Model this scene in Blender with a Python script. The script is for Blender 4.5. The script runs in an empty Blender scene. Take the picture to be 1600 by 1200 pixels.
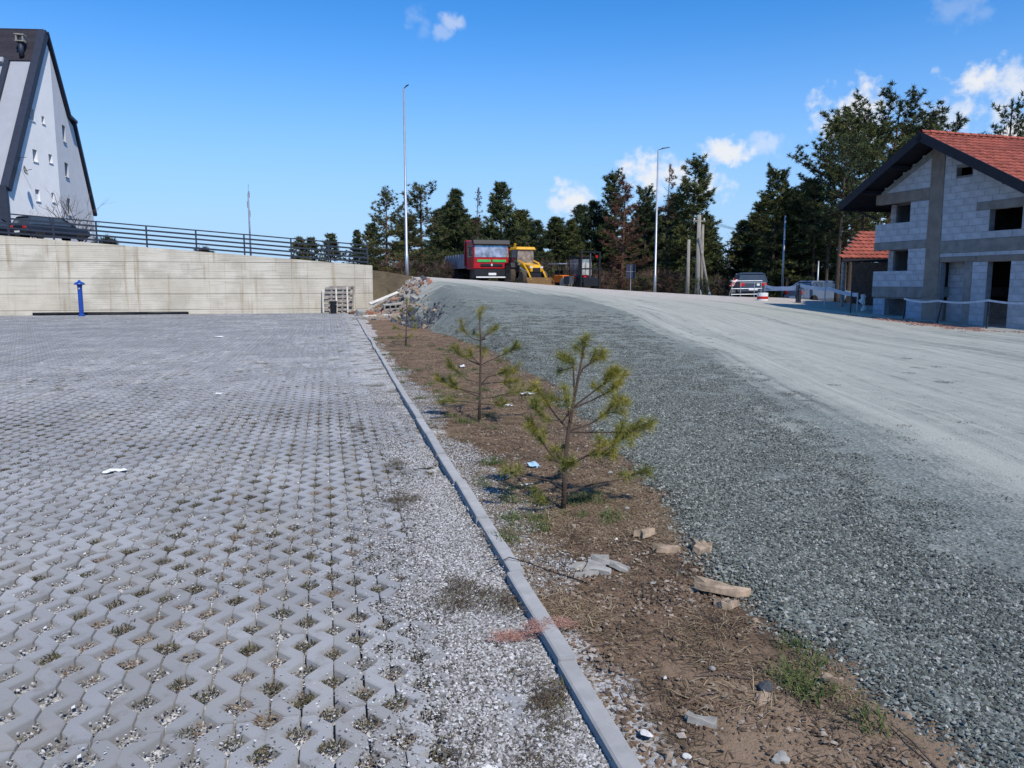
import bpy, bmesh, math, random
import numpy as np
from mathutils import Vector, Matrix

R = math.radians
random.seed(7)
sc = bpy.context.scene
col = sc.collection

# ------------------------------------------------------------------ camera
cam_d = bpy.data.cameras.new('camera'); cam = bpy.data.objects.new('camera', cam_d); col.objects.link(cam)
cam.location = (0, 0, 1.6)
cam.rotation_euler = (R(90) - math.atan(156.5/1200), 0, R(-13.48))
cam_d.sensor_width = 36; cam_d.lens = 27; cam_d.clip_start = .05; cam_d.clip_end = 9000
sc.camera = cam

# ------------------------------------------------------------------ sun and sky
SUN_EL, SUN_AZ = 46.0, 167.0            # azimuth clockwise from +Y: behind the camera, a little right
sl = bpy.data.lights.new('sun', 'SUN'); so = bpy.data.objects.new('sun', sl); col.objects.link(so)
sl.energy = 4.3; sl.angle = R(.53); sl.color = (1, .945, .86)
sd = Vector((math.sin(R(SUN_AZ))*math.cos(R(SUN_EL)), math.cos(R(SUN_AZ))*math.cos(R(SUN_EL)), math.sin(R(SUN_EL))))
so.rotation_euler = sd.to_track_quat('Z', 'Y').to_euler()
so.location = sd*50
vs = sc.view_settings
vs.view_transform = 'Standard'; vs.look = 'None'; vs.exposure = 0; vs.gamma = 1; vs.use_curve_mapping = False

world = bpy.data.worlds.new('World'); sc.world = world; world.use_nodes = True
wn, wl = world.node_tree.nodes, world.node_tree.links
wn.clear()
def W(t, **k):
    n = wn.new(t)
    for a, b in k.items(): setattr(n, a, b)
    return n
sky = W('ShaderNodeTexSky', sky_type='NISHITA', sun_disc=False, sun_elevation=R(SUN_EL), sun_rotation=R(SUN_AZ),
        altitude=600, air_density=1.0, dust_density=.0, ozone_density=4.0)
hs = W('ShaderNodeHueSaturation'); hs.inputs['Saturation'].default_value = 1.18; hs.inputs['Value'].default_value = 1.44
gn = W('ShaderNodeMix', data_type='RGBA', blend_type='MULTIPLY'); gn.inputs['Factor'].default_value = 1; gn.inputs['B'].default_value = (.90, 1.08, 1.27, 1)
wl.new(sky.outputs[0], gn.inputs['A']); wl.new(gn.outputs['Result'], hs.inputs['Color'])
tc = W('ShaderNodeTexCoord')
# pale blue air towards the horizon
sx = W('ShaderNodeSeparateXYZ'); wl.new(tc.outputs['Generated'], sx.inputs[0])
hz = W('ShaderNodeMapRange', interpolation_type='SMOOTHSTEP'); hz.inputs['From Min'].default_value = -.02; hz.inputs['From Max'].default_value = .34
hz.inputs['To Min'].default_value = .92; hz.inputs['To Max'].default_value = 0
wl.new(sx.outputs[2], hz.inputs['Value'])
air = W('ShaderNodeMix', data_type='RGBA'); wl.new(hz.outputs[0], air.inputs['Factor']); wl.new(hs.outputs[0], air.inputs['A'])
air.inputs['B'].default_value = (4.0, 5.9, 8.8, 1)
nz = W('ShaderNodeTexNoise'); nz.inputs['Scale'].default_value = 26; nz.inputs['Detail'].default_value = 7; nz.inputs['Roughness'].default_value = .55
wl.new(tc.outputs['Generated'], nz.inputs['Vector'])
nz2 = W('ShaderNodeTexNoise'); nz2.inputs['Scale'].default_value = 95; nz2.inputs['Detail'].default_value = 5
wl.new(tc.outputs['Generated'], nz2.inputs['Vector'])
# clouds: direction (x, y, z), angular radius, squash, softness
CLOUDS = [(0.1571, 0.9396, 0.3041, 0.019, 1.9, 0.45), (0.1412, 0.9451, 0.2946, 0.012, 1.2, 0.30), (0.1075, 0.9447, 0.3098, 0.014, 0.7, 0.18), (0.1203, 0.9472, 0.2973, 0.010, 0.7, 0.13), (0.3065, 0.9460, 0.1053, 0.028, 1.1, 0.95), (0.2867, 0.9527, 0.1008, 0.015, 1.2, 0.70), (0.3711, 0.9180, 0.1398, 0.023, 1.2, 0.90), (0.3935, 0.9101, 0.1302, 0.043, 1.2, 0.95), (0.4142, 0.8998, 0.1371, 0.032, 1.2, 0.90), (0.4779, 0.8643, 0.1568, 0.038, 2.2, 0.95), (0.5089, 0.8454, 0.1624, 0.028, 1.6, 0.45), (0.4605, 0.8798, 0.1176, 0.028, 1.2, 0.80), (0.5839, 0.7881, 0.1951, 0.043, 1.0, 0.95), (0.5693, 0.8012, 0.1844, 0.028, 1.1, 0.90), (0.6107, 0.7725, 0.1738, 0.043, 1.1, 0.85), (0.6733, 0.7079, 0.2134, 0.043, 1.9, 0.95), (0.6950, 0.6886, 0.2067, 0.048, 2.0, 0.80), (0.6557, 0.7336, 0.1785, 0.030, 1.0, 0.60), (0.6948, 0.6973, 0.1764, 0.043, 1.1, 0.80), (0.7062, 0.6905, 0.1561, 0.038, 1.5, 0.95), (0.6463, 0.7075, 0.2860, 0.036, 2.0, 0.18), (0.6612, 0.6975, 0.2763, 0.021, 2.0, 0.15), (0.6428, 0.7591, 0.1028, 0.064, 1.3, 0.70),
          (0.9000, 0.2000, 0.3000, 0.120, 2.0, 0.80), (-0.7000, 0.1000, 0.2500, 0.060, 2.0, 0.80), (0.2000, -0.9000, 0.2500, 0.160, 2.0, 0.90), (-0.8000, -0.4000, 0.3000, 0.150, 2.0, 0.90), (0.8500, -0.4000, 0.3500, 0.140, 2.0, 0.80)]
prev = None
for (x, y, z, r, sq, dens) in CLOUDS:
    v = Vector((x, y, z)).normalized()
    s = W('ShaderNodeVectorMath', operation='SUBTRACT'); s.inputs[1].default_value = v
    wl.new(tc.outputs['Generated'], s.inputs[0])
    m = W('ShaderNodeVectorMath', operation='MULTIPLY'); m.inputs[1].default_value = (1/r, 1/r, sq/r)
    wl.new(s.outputs[0], m.inputs[0])
    ln = W('ShaderNodeVectorMath', operation='LENGTH'); wl.new(m.outputs[0], ln.inputs[0])
    a = W('ShaderNodeMath', operation='MULTIPLY_ADD'); a.inputs[1].default_value = 2.6
    wl.new(nz.outputs[0], a.inputs[0]); wl.new(ln.outputs['Value'], a.inputs[2])
    a2 = W('ShaderNodeMath', operation='MULTIPLY_ADD'); a2.inputs[1].default_value = 1.5
    wl.new(nz2.outputs[0], a2.inputs[0]); wl.new(a.outputs[0], a2.inputs[2])
    mr = W('ShaderNodeMapRange', interpolation_type='SMOOTHSTEP'); mr.inputs['From Min'].default_value = 3.0; mr.inputs['From Max'].default_value = 2.0
    mr.inputs['To Min'].default_value = 0; mr.inputs['To Max'].default_value = dens
    wl.new(a2.outputs[0], mr.inputs['Value'])
    if prev is None: prev = mr.outputs[0]
    else:
        mx = W('ShaderNodeMath', operation='MAXIMUM'); wl.new(prev, mx.inputs[0]); wl.new(mr.outputs[0], mx.inputs[1]); prev = mx.outputs[0]
cm = W('ShaderNodeMix', data_type='RGBA'); wl.new(prev, cm.inputs['Factor']); wl.new(air.outputs['Result'], cm.inputs['A'])
cm.inputs['B'].default_value = (8.6, 8.8, 9.2, 1)
bg = W('ShaderNodeBackground'); bg.inputs['Strength'].default_value = .10
wl.new(cm.outputs['Result'], bg.inputs['Color'])
wo = W('ShaderNodeOutputWorld'); wl.new(bg.outputs[0], wo.inputs['Surface'])
sc.cycles.max_bounces = 6; sc.cycles.diffuse_bounces = 3; sc.cycles.transparent_max_bounces = 4
sc.cycles.use_denoising = True

# ================================================================== helpers
def sst(a, b, x):
    t = np.clip((np.asarray(x, float) - a)/(b - a), 0, 1); return t*t*(3 - 2*t)

_T = {}
def vnoise(X, Y, scale, seed=0):
    T = _T.get(seed)
    if T is None: T = _T[seed] = np.random.default_rng(seed).random((256, 256))
    x = np.asarray(X, float)*scale + 1000.37; y = np.asarray(Y, float)*scale + 1000.71
    xi = np.floor(x).astype(int); yi = np.floor(y).astype(int); fx = x - xi; fy = y - yi
    fx = fx*fx*(3 - 2*fx); fy = fy*fy*(3 - 2*fy)
    a = T[xi % 256, yi % 256]; b = T[(xi+1) % 256, yi % 256]; c = T[xi % 256, (yi+1) % 256]; d = T[(xi+1) % 256, (yi+1) % 256]
    return (a*(1-fx) + b*fx)*(1-fy) + (c*(1-fx) + d*fx)*fy

def fbm(X, Y, scale, seed=0, o=3):
    return sum(vnoise(X, Y, scale*2**i, seed + i)*.5**i for i in range(o))/sum(.5**i for i in range(o))

def props(o, label=None, cat=None, group=None, kind=None):
    if label: o['label'] = label
    if cat: o['category'] = cat
    if group: o['group'] = group
    if kind: o['kind'] = kind
    return o

def empty(name, loc=(0, 0, 0), rz=0, parent=None):
    o = bpy.data.objects.new(name, None); col.objects.link(o); o.location = loc; o.rotation_euler = (0, 0, rz)
    o.empty_display_size = .2
    if parent: o.parent = parent
    return o

def link(name, me, parent=None, loc=(0, 0, 0), rot=(0, 0, 0), scale=None):
    o = bpy.data.objects.new(name, me); col.objects.link(o); o.location = loc; o.rotation_euler = rot
    if scale is not None: o.scale = scale if hasattr(scale, '__len__') else (scale,)*3
    if parent: o.parent = parent
    return o

def copy_tree(o, parent=None):
    c = o.copy(); col.objects.link(c); c.parent = parent
    for ch in list(o.children): copy_tree(ch, c)
    return c

class MB:
    """collects faces; each face remembers a material slot"""
    def __init__(s): s.v = []; s.f = []; s.m = []; s.rnd = []; s.cur = 0; s.r = .5
    def pt(s, p): s.v.append(tuple(p)); s.rnd.append(s.r); return len(s.v) - 1
    def face(s, idx): s.f.append(tuple(idx)); s.m.append(s.cur)
    def poly(s, pts): s.face([s.pt(p) for p in pts])
    def box(s, x0, x1, y0, y1, z0, z1):
        i = [s.pt(p) for p in ((x0,y0,z0),(x1,y0,z0),(x1,y1,z0),(x0,y1,z0),(x0,y0,z1),(x1,y0,z1),(x1,y1,z1),(x0,y1,z1))]
        for q in ((0,3,2,1),(4,5,6,7),(0,1,5,4),(1,2,6,5),(2,3,7,6),(3,0,4,7)): s.face([i[k] for k in q])
        return s
    def cbox(s, cx, cy, cz, sx, sy, sz): return s.box(cx-sx/2, cx+sx/2, cy-sy/2, cy+sy/2, cz-sz/2, cz+sz/2)
    def hexa(s, p):            # eight corners, bottom four then top four
        i = [s.pt(q) for q in p]
        for q in ((0,3,2,1),(4,5,6,7),(0,1,5,4),(1,2,6,5),(2,3,7,6),(3,0,4,7)): s.face([i[k] for k in q])
        return s
    def prism(s, prof, a, b, axis='x'):   # prof: 2-D outline, extruded from a to b along axis
        def mk(u, w, t): return (t, u, w) if axis == 'x' else ((u, t, w) if axis == 'y' else (u, w, t))
        n = len(prof); A = [s.pt(mk(u, w, a)) for u, w in prof]; B = [s.pt(mk(u, w, b)) for u, w in prof]
        s.face(A[::-1]); s.face(B)
        for k in range(n): s.face((A[k], A[(k+1) % n], B[(k+1) % n], B[k]))
        return s
    def tube(s, pts, rad, n=6, cap=True):
        pts = [Vector(p) for p in pts]
        if not hasattr(rad, '__len__'): rad = [rad]*len(pts)
        rings = []; ref = None
        for k, p in enumerate(pts):
            d = (pts[min(k+1, len(pts)-1)] - pts[max(k-1, 0)])
            if d.length < 1e-9: d = Vector((0, 0, 1))
            d.normalize()
            if ref is None: ref = Vector((1, 0, 0)) if abs(d.x) < .9 else Vector((0, 1, 0))
            a = (ref - d*ref.dot(d)).normalized(); b = d.cross(a); ref = a
            rings.append([s.pt(p + (a*math.cos(2*math.pi*j/n) + b*math.sin(2*math.pi*j/n))*rad[k]) for j in range(n)])
        for k in range(len(rings)-1):
            for j in range(n): s.face((rings[k][j], rings[k][(j+1) % n], rings[k+1][(j+1) % n], rings[k+1][j]))
        if cap: s.face(rings[0][::-1]); s.face(rings[-1])
        return s
    def lathe(s, prof, n=16, axis='z', c=(0, 0, 0)):
        rings = []
        for r, h in prof:
            ring = []
            for j in range(n):
                a = 2*math.pi*j/n; u, w = r*math.cos(a), r*math.sin(a)
                q = (u, w, h) if axis == 'z' else ((h, u, w) if axis == 'x' else (w, h, u))
                ring.append(s.pt((q[0]+c[0], q[1]+c[1], q[2]+c[2])))
            rings.append(ring)
        for k in range(len(rings)-1):
            for j in range(n): s.face((rings[k][j], rings[k][(j+1) % n], rings[k+1][(j+1) % n], rings[k+1][j]))
        s.face(rings[0][::-1]); s.face(rings[-1])
        return s
    def mesh(s, name, mats, smooth=False, bevel=0):
        me = bpy.data.meshes.new(name); me.from_pydata(s.v, [], s.f)
        if not isinstance(mats, (list, tuple)): mats = [mats]
        for m in mats: me.materials.append(m)
        if any(s.m): me.polygons.foreach_set('material_index', s.m)
        a = me.attributes.new('rnd', 'FLOAT', 'POINT'); a.data.foreach_set('value', s.rnd)
        if bevel:
            bm = bmesh.new(); bm.from_mesh(me)
            bmesh.ops.remove_doubles(bm, verts=bm.verts, dist=1e-5)
            bmesh.ops.bevel(bm, geom=[e for e in bm.edges if len(e.link_faces) == 2 and e.calc_face_angle(0) > .5], offset=bevel, segments=1, affect='EDGES', clamp_overlap=True)
            bm.to_mesh(me); bm.free()
        if smooth: me.polygons.foreach_set('use_smooth', [True]*len(me.polygons))
        me.update(); return me
    def build(s, name, mats, parent=None, smooth=False, bevel=0, **k):
        return link(name, s.mesh(name, mats, smooth, bevel), parent, **k)

def np_mesh(name, verts, faces, mats, attrs=None, smooth=False):
    """faces: int array (n, 3) or (n, 4)"""
    me = bpy.data.meshes.new(name); verts = np.asarray(verts, np.float32); faces = np.asarray(faces, np.int32)
    k = faces.shape[1]
    me.vertices.add(len(verts)); me.vertices.foreach_set('co', verts.ravel())
    me.loops.add(faces.size); me.loops.foreach_set('vertex_index', faces.ravel())
    me.polygons.add(len(faces)); me.polygons.foreach_set('loop_start', np.arange(0, faces.size, k, dtype=np.int32))
    me.polygons.foreach_set('loop_total', np.full(len(faces), k, np.int32))
    me.update(calc_edges=True)
    for n, (t, d) in (attrs or {}).items():
        a = me.attributes.new(n, t, 'POINT'); a.data.foreach_set('value' if t == 'FLOAT' else 'vector', np.asarray(d, np.float32).ravel())
    for m in (mats if isinstance(mats, (list, tuple)) else [mats]): me.materials.append(m)
    me.polygons.foreach_set('use_smooth', np.full(len(faces), bool(smooth)))
    me.validate(); return me

def grid_mesh(name, xs, ys, zf, m, attrs=None, smooth=True):
    X, Y = np.meshgrid(xs, ys); Z = zf(X, Y); nx, ny = len(xs), len(ys)
    V = np.stack([X, Y, Z], -1).reshape(-1, 3)
    i = np.arange(nx*ny).reshape(ny, nx)
    Fc = np.stack([i[:-1, :-1], i[:-1, 1:], i[1:, 1:], i[1:, :-1]], -1).reshape(-1, 4)
    at = {k: (t, f(X, Y).reshape(-1) if t == 'FLOAT' else f(X, Y).reshape(-1, 3)) for k, (t, f) in (attrs or {}).items()}
    return np_mesh(name, V, Fc, m, at, smooth)

# ------------------------------------------------------------------ materials
class NT:
    def __init__(s, name):
        s.m = bpy.data.materials.new(name); s.m.use_nodes = True; s.n = s.m.node_tree.nodes; s.l = s.m.node_tree.links
        s.p = s.n['Principled BSDF']
    def new(s, t, ins=None, **k):
        n = s.n.new(t)
        for a, b in k.items(): setattr(n, a, b)
        for a, b in (ins or {}).items():
            if isinstance(b, bpy.types.NodeSocket): s.l.new(b, n.inputs[a])
            else: n.inputs[a].default_value = b
        return n
    def noise(s, vec, scale, detail=3, rough=.55, dist=0):
        return s.new('ShaderNodeTexNoise', {'Vector': vec, 'Scale': scale, 'Detail': detail, 'Roughness': rough, 'Distortion': dist}).outputs[0]
    def mix(s, f, a, b, bt='MIX'):
        n = s.new('ShaderNodeMix', data_type='RGBA', blend_type=bt)
        for k, v in (('Factor', f), ('A', a), ('B', b)):
            if isinstance(v, bpy.types.NodeSocket): s.l.new(v, n.inputs[k])
            else: n.inputs[k].default_value = (*v, 1) if hasattr(v, '__len__') and len(v) == 3 else v
        return n.outputs['Result']
    def math(s, op, a, b=0., c=0.):
        n = s.new('ShaderNodeMath', operation=op)
        for k, v in enumerate((a, b, c)):
            if isinstance(v, bpy.types.NodeSocket): s.l.new(v, n.inputs[k])
            else: n.inputs[k].default_value = v
        return n.outputs[0]
    def ramp(s, f, lo, hi, a=0., b=1.):
        n = s.new('ShaderNodeMapRange', {'Value': f, 'From Min': lo, 'From Max': hi, 'To Min': a, 'To Max': b}, interpolation_type='SMOOTHSTEP')
        return n.outputs[0]
    def pos(s): return s.new('ShaderNodeNewGeometry').outputs['Position']
    def obj(s): return s.new('ShaderNodeTexCoord').outputs['Object']
    def attr(s, n): return s.new('ShaderNodeAttribute', attribute_name=n)
    def rand(s): return s.new('ShaderNodeObjectInfo').outputs['Random']
    def scale(s, v, t):
        return s.new('ShaderNodeMapping', {'Vector': v, 'Scale': t}).outputs[0]
    def bump(s, h, strength=.4, dist=.01):
        s.l.new(s.new('ShaderNodeBump', {'Height': h, 'Strength': strength, 'Distance': dist}).outputs[0], s.p.inputs['Normal'])
    def out(s, color, rough=.85, spec=.3, metal=0):
        if not isinstance(rough, bpy.types.NodeSocket) and rough > .79: s.p.inputs['Diffuse Roughness'].default_value = .8
        for k, v in (('Base Color', color), ('Roughness', rough), ('Specular IOR Level', spec), ('Metallic', metal)):
            if isinstance(v, bpy.types.NodeSocket): s.l.new(v, s.p.inputs[k])
            else: s.p.inputs[k].default_value = (*v, 1) if hasattr(v, '__len__') else v
        return s.m

def dim(c, k): return tuple(min(1, x*k) for x in c)

def mat(name, c, rough=.8, var=.18, vs=4., bump=.0, bs=50, spec=.3, metal=0, rnd=0, space='obj', c2=None, dist=.01):
    t = NT(name); v = t.obj() if space == 'obj' else t.pos()
    f = t.ramp(t.noise(v, vs, 5, .6), .3, .7)
    a = t.mix(f, dim(c, 1 - var), c2 or dim(c, 1 + var))
    if rnd:
        k = t.math('ADD', t.rand(), t.attr('rnd').outputs['Fac']); k = t.math('FRACT', k)
        a = t.mix(1., a, t.new('ShaderNodeCombineColor', {0: t.ramp(k, 0, 1, 1-rnd, 1+rnd*.6), 1: t.ramp(k, 0, 1, 1-rnd, 1+rnd*.6), 2: t.ramp(k, 0, 1, 1-rnd, 1+rnd*.6)}).outputs[0], 'MULTIPLY')
    if bump: t.bump(t.noise(v, bs, 4, .6), bump, dist)
    return t.out(a, rough, spec, metal)

M = {}
M['steel_lamp'] = mat('galvanised_steel', (.42, .45, .5), .45, .08, 3, metal=.6)
M['dark_steel'] = mat('dark_painted_steel', (.028, .034, .05), .45, .1, 5)
M['black'] = mat('black_plastic', (.014, .015, .018), .5, .2, 6)
M['rubber'] = mat('tyre_rubber', (.022, .021, .02), .85, .35, 8, bump=.3, bs=30)
M['mudrubber'] = mat('muddy_tyre', (.09, .065, .045), .9, .45, 6, bump=.3, bs=30)
M['glass'] = mat('window_glass', (.05, .065, .08), .06, .1, 2, spec=.8)
M['sky_glass'] = mat('windscreen_glass', (.55, .47, .40), .08, .5, 2.5, spec=.8, metal=.6)  # pale warm tint puts the whitish sky reflection into the glass colour
M['dirty_yellow'] = mat('worn_yellow_paint', (.38, .20, .03), .7, .5, 5, c2=(.20, .13, .08))
M['red'] = mat('red_paint', (.42, .012, .02), .35, .15, 3, spec=.5)
M['yellow'] = mat('yellow_paint', (.70, .36, .008), .4, .15, 3, spec=.5)
M['orange'] = mat('orange_paint', (.62, .16, .02), .5, .2, 3)
M['green_print'] = mat('green_print', (.05, .42, .10), .4, .1, 3)
M['white'] = mat('white_plastic', (.75, .75, .73), .5, .06, 5)
M['blue'] = mat('blue_paint', (.012, .06, .32), .35, .15, 5, spec=.5)
M['grey_bed'] = mat('grey_painted_metal', (.22, .24, .29), .5, .15, 5)
M['silver'] = mat('silver_paint', (.15, .185, .25), .28, .05, 3, spec=.6, metal=.3)  # darkened silver: the shade the car stands in is part of the colour
M['slate'] = mat('slate_blue_paint', (.05, .07, .10), .3, .1, 3, spec=.6)
M['dark_car'] = mat('dark_blue_paint', (.012, .014, .024), .22, .1, 3, spec=.7)
M['lamp_red'] = mat('red_lamp_plastic', (.5, .02, .015), .25, .1, 3, spec=.5)
M['lamp_clear'] = mat('clear_lamp', (.6, .62, .65), .15, .1, 3, spec=.8)
M['wood_grey'] = mat('weathered_wood', (.34, .30, .26), .85, .3, 9, bump=.4, bs=40)
M['wood_white'] = mat('pale_board', (.62, .58, .52), .8, .15, 7, bump=.2)
M['bark'] = mat('bark', (.085, .06, .045), .95, .35, 8, bump=.6, bs=14, dist=.03)
M['bark_red'] = mat('pine_bark', (.16, .085, .055), .95, .35, 5, bump=.6, bs=12, dist=.03)
M['bark_pale'] = mat('pale_bark', (.30, .27, .24), .95, .35, 5, bump=.4, bs=12, dist=.02)
M['twig'] = mat('twig', (.12, .085, .065), .95, .3, 5)
M['concrete'] = mat('cast_concrete', (.25, .245, .24), .9, .2, 2.2, bump=.3, bs=40)
M['concrete_warm'] = mat('warm_concrete', (.25, .215, .19), .9, .15, 2.2, bump=.3, bs=40)
M['pole_concrete'] = mat('pole_concrete', (.34, .32, .28), .9, .15, 3)
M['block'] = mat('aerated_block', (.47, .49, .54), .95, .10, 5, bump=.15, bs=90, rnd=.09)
M['block_blue'] = mat('blue_lit_block', (.36, .42, .52), .95, .1, 5, bump=.15, bs=90, rnd=.12)  # bluer copy of the block: blue light in the shade put into the colour
M['mortar'] = mat('mortar', (.22, .225, .24), .95, .15, 6)
M['tile'] = mat('roof_tile', (.35, .095, .062), .8, .25, 5, rnd=.22)
M['tile_dark'] = mat('dark_roof_tile', (.03, .026, .032), .6, .2, 6, rnd=.2)
M['barge'] = mat('dark_brown_timber', (.018, .017, .024), .65, .2, 5)
M['dark_in'] = mat('shaded_interior', (.10, .09, .085), .95, .2, 3)  # darker than the other walls: shade inside the house put into the colour
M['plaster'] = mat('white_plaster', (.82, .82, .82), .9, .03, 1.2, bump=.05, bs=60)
M['plaster_grey'] = mat('dimmed_white_plaster', (.42, .43, .46), .9, .04, 1.2)  # greyer copy of the white plaster: weak sun on the slope painted in
M['plaster2'] = mat('shaded_white_plaster', (.60, .61, .63), .9, .04, 1.2)  # darker copy of the white plaster: shade on the turned-away facet painted in
M['anthracite'] = mat('anthracite_metal', (.03, .036, .055), .5, .12, 4)
M['cloth_white'] = mat('white_cloth', (.68, .68, .70), .9, .1, 6)
M['tarp_blue'] = mat('grey_blue_sheet', (.085, .105, .135), .6, .2, 3)
M['tape'] = mat('pale_tape', (.48, .54, .62), .6, .12, 6)
M['brick_red'] = mat('broken_brick', (.36, .17, .11), .9, .25, 8, rnd=.2)
M['stone_tan'] = mat('tan_stone', (.34, .255, .18), .95, .4, 14, bump=.6, bs=40)
M['stone_grey'] = mat('grey_stone', (.31, .295, .265), .9, .25, 9, bump=.4, bs=40)
M['stone_dark'] = mat('dark_stone', (.07, .075, .085), .9, .35, 9, bump=.4, bs=40)
M['stone_white'] = mat('white_stone', (.62, .60, .57), .9, .15, 9, bump=.4, bs=40)
M['paper'] = mat('paper', (.66, .66, .66), .8, .06, 20)
M['paper_blue'] = mat('printed_wrapper', (.62, .74, .82), .5, .3, 14, c2=(.25, .5, .72))
M['kerb'] = mat('kerb_concrete', (.31, .305, .298), .9, .12, 6, bump=.35, bs=120, rnd=.08, dist=.004)

def rnd_mat(name, stops, rough=.9, spec=.25, noise=0, sub=0):
    """colour picked per piece from the 'rnd' attribute"""
    t = NT(name); cr = t.n.new('ShaderNodeValToRGB'); cr.color_ramp.interpolation = 'LINEAR'
    el = cr.color_ramp.elements
    for k, (p, c) in enumerate(stops):
        e = el[k] if k < 2 else el.new(p)
        e.position = p; e.color = (*c, 1)
    t.l.new(t.attr('rnd').outputs['Fac'], cr.inputs[0]); c = cr.outputs[0]
    if noise: c = t.mix(t.ramp(t.noise(t.pos(), noise, 3), .3, .7), c, (.0, .0, .0)); 
    return t.out(c, rough, spec)
M['white_chips'] = rnd_mat('white_gravel', [(0, (.06, .055, .05)), (.2, (.16, .15, .14)), (.45, (.29, .28, .27)), (.75, (.40, .395, .39)), (1, (.62, .61, .60))])
M['grey_chips'] = rnd_mat('grey_gravel', [(0, (.06, .061, .054)), (.45, (.138, .156, .139)), (.8, (.218, .24, .213)), (.95, (.33, .33, .295)), (1, (.52, .51, .46))])
M['pale_chips'] = rnd_mat('pale_gravel', [(0, (.12, .13, .125)), (.5, (.24, .245, .23)), (1, (.42, .41, .38))])
M['soil_bits'] = rnd_mat('soil_crumbs', [(0, (.06, .043, .032)), (.5, (.15, .104, .072)), (.9, (.25, .185, .13)), (1, (.42, .38, .33))])
M['straw'] = rnd_mat('dry_grass', [(0, (.09, .055, .035)), (.35, (.17, .115, .07)), (.7, (.27, .20, .12)), (1, (.42, .34, .22))])
M['grass'] = rnd_mat('green_grass', [(0, (.04, .055, .018)), (.5, (.075, .115, .03)), (1, (.15, .18, .06))])
M['moss'] = rnd_mat('moss', [(0, (.03, .025, .015)), (.5, (.06, .055, .025)), (1, (.11, .10, .04))])
M['dead_weed'] = rnd_mat('dead_weed', [(0, (.035, .024, .018)), (.5, (.075, .052, .035)), (.85, (.13, .095, .06)), (1, (.12, .125, .045))])
M['pink_bits'] = rnd_mat('pink_debris', [(0, (.20, .09, .065)), (.5, (.38, .19, .14)), (1, (.52, .33, .26))])
def needle_mat(name, a, b, c):
    t = NT(name); cr = t.n.new('ShaderNodeValToRGB'); el = cr.color_ramp.elements
    el[0].position = 0; el[0].color = (*a, 1); el[1].position = 1; el[1].color = (*c, 1); e = el.new(.55); e.color = (*b, 1)
    t.l.new(t.attr('rnd').outputs['Fac'], cr.inputs[0])
    k = t.mix(1., cr.outputs[0], t.new('ShaderNodeCombineColor', {0: t.ramp(t.rand(), 0, 1, .8, 1.25), 1: t.ramp(t.rand(), 0, 1, .85, 1.15), 2: 1.}).outputs[0], 'MULTIPLY')
    return t.out(k, .7, .25)
M['needles_dark'] = needle_mat('dark_pine_needles', (.016, .027, .013), (.05, .07, .024), (.13, .14, .044))
M['needles_olive'] = needle_mat('olive_pine_needles', (.03, .04, .018), (.065, .078, .025), (.15, .14, .05))
M['needles_dead'] = needle_mat('dead_pine_needles', (.05, .025, .018), (.11, .05, .032), (.19, .10, .06))
M['needles_young'] = needle_mat('young_pine_needles', (.06, .08, .016), (.20, .20, .034), (.40, .33, .075))
M['shrub_dark'] = needle_mat('dark_shrub', (.012, .015, .01), (.03, .035, .018), (.06, .06, .03))
M['brush'] = needle_mat('brown_brush', (.03, .02, .015), (.075, .05, .035), (.15, .105, .075))

# paver
t = NT('paver_concrete'); p = t.pos()
big = t.ramp(t.noise(p, .55, 4), .35, .68)
c = t.mix(big, (.23, .234, .242), (.322, .323, .325))
k = t.math('FRACT', t.math('ADD', t.rand(), t.attr('rnd').outputs['Fac']))
c = t.mix(t.ramp(k, 0, 1, 0, .6), c, (.205, .20, .195))
c = t.mix(t.ramp(t.noise(p, 130, 2), .55, .75, 0, .4), c, (.16, .165, .18))
c = t.mix(t.ramp(t.noise(p, 9, 6, .72), .50, .72, 0, .6), c, (.155, .14, .12))
c = t.mix(t.ramp(t.noise(p, 1.3, 5, .65), .52, .72, 0, .5), c, (.30, .275, .235))
t.bump(t.noise(p, 160, 3, .7), .2, .003)
M['paver'] = t.out(c, .85, .3)

# bed of gravel below the pavers
t = NT('parking_bed'); p = t.pos()
vo = t.new('ShaderNodeTexVoronoi', {'Vector': p, 'Scale': 75}, feature='F1')
ch = t.new('ShaderNodeSeparateColor', {0: vo.outputs['Color']}).outputs[0]
c = t.mix(t.ramp(ch, .1, .95), (.18, .175, .17), (.52, .515, .50))
soil = t.ramp(t.noise(p, 2.3, 5, .65), .45, .66)
c = t.mix(t.math('MULTIPLY', soil, .85), c, t.mix(t.ramp(t.noise(p, 30, 3), .4, .6), (.05, .04, .028), (.10, .085, .045)))
t.bump(vo.outputs['Distance'], .8, .01)
M['bed'] = t.out(c, .95, .2)

# planting strip
t = NT('brown_soil'); p = t.pos()
c = t.mix(t.ramp(t.noise(p, 1.1, 5, .6), .35, .65), (.145, .094, .060), (.225, .152, .098))
c = t.mix(t.ramp(t.noise(p, 14, 5, .7), .45, .7), c, (.055, .04, .028))
c = t.mix(t.ramp(t.noise(p, 1.9, 4), .57, .7, 0, .7), c, (.10, .085, .055))
c = t.mix(t.ramp(t.noise(p, 60, 3, .7), .6, .75, 0, .8), c, (.27, .20, .14))
# light trampled clay at the near end, crossed by drier patches
yy = t.new('ShaderNodeSeparateXYZ', {0: p}).outputs[1]
c = t.mix(t.math('MULTIPLY', t.ramp(t.math('ADD', yy, t.math('MULTIPLY', t.noise(p, 1.5, 4), 2.)), 4.3, 2.7), t.ramp(t.noise(p, 8, 5, .7), .3, .55, .5, 1.)), c, (.30, .215, .145))
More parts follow.
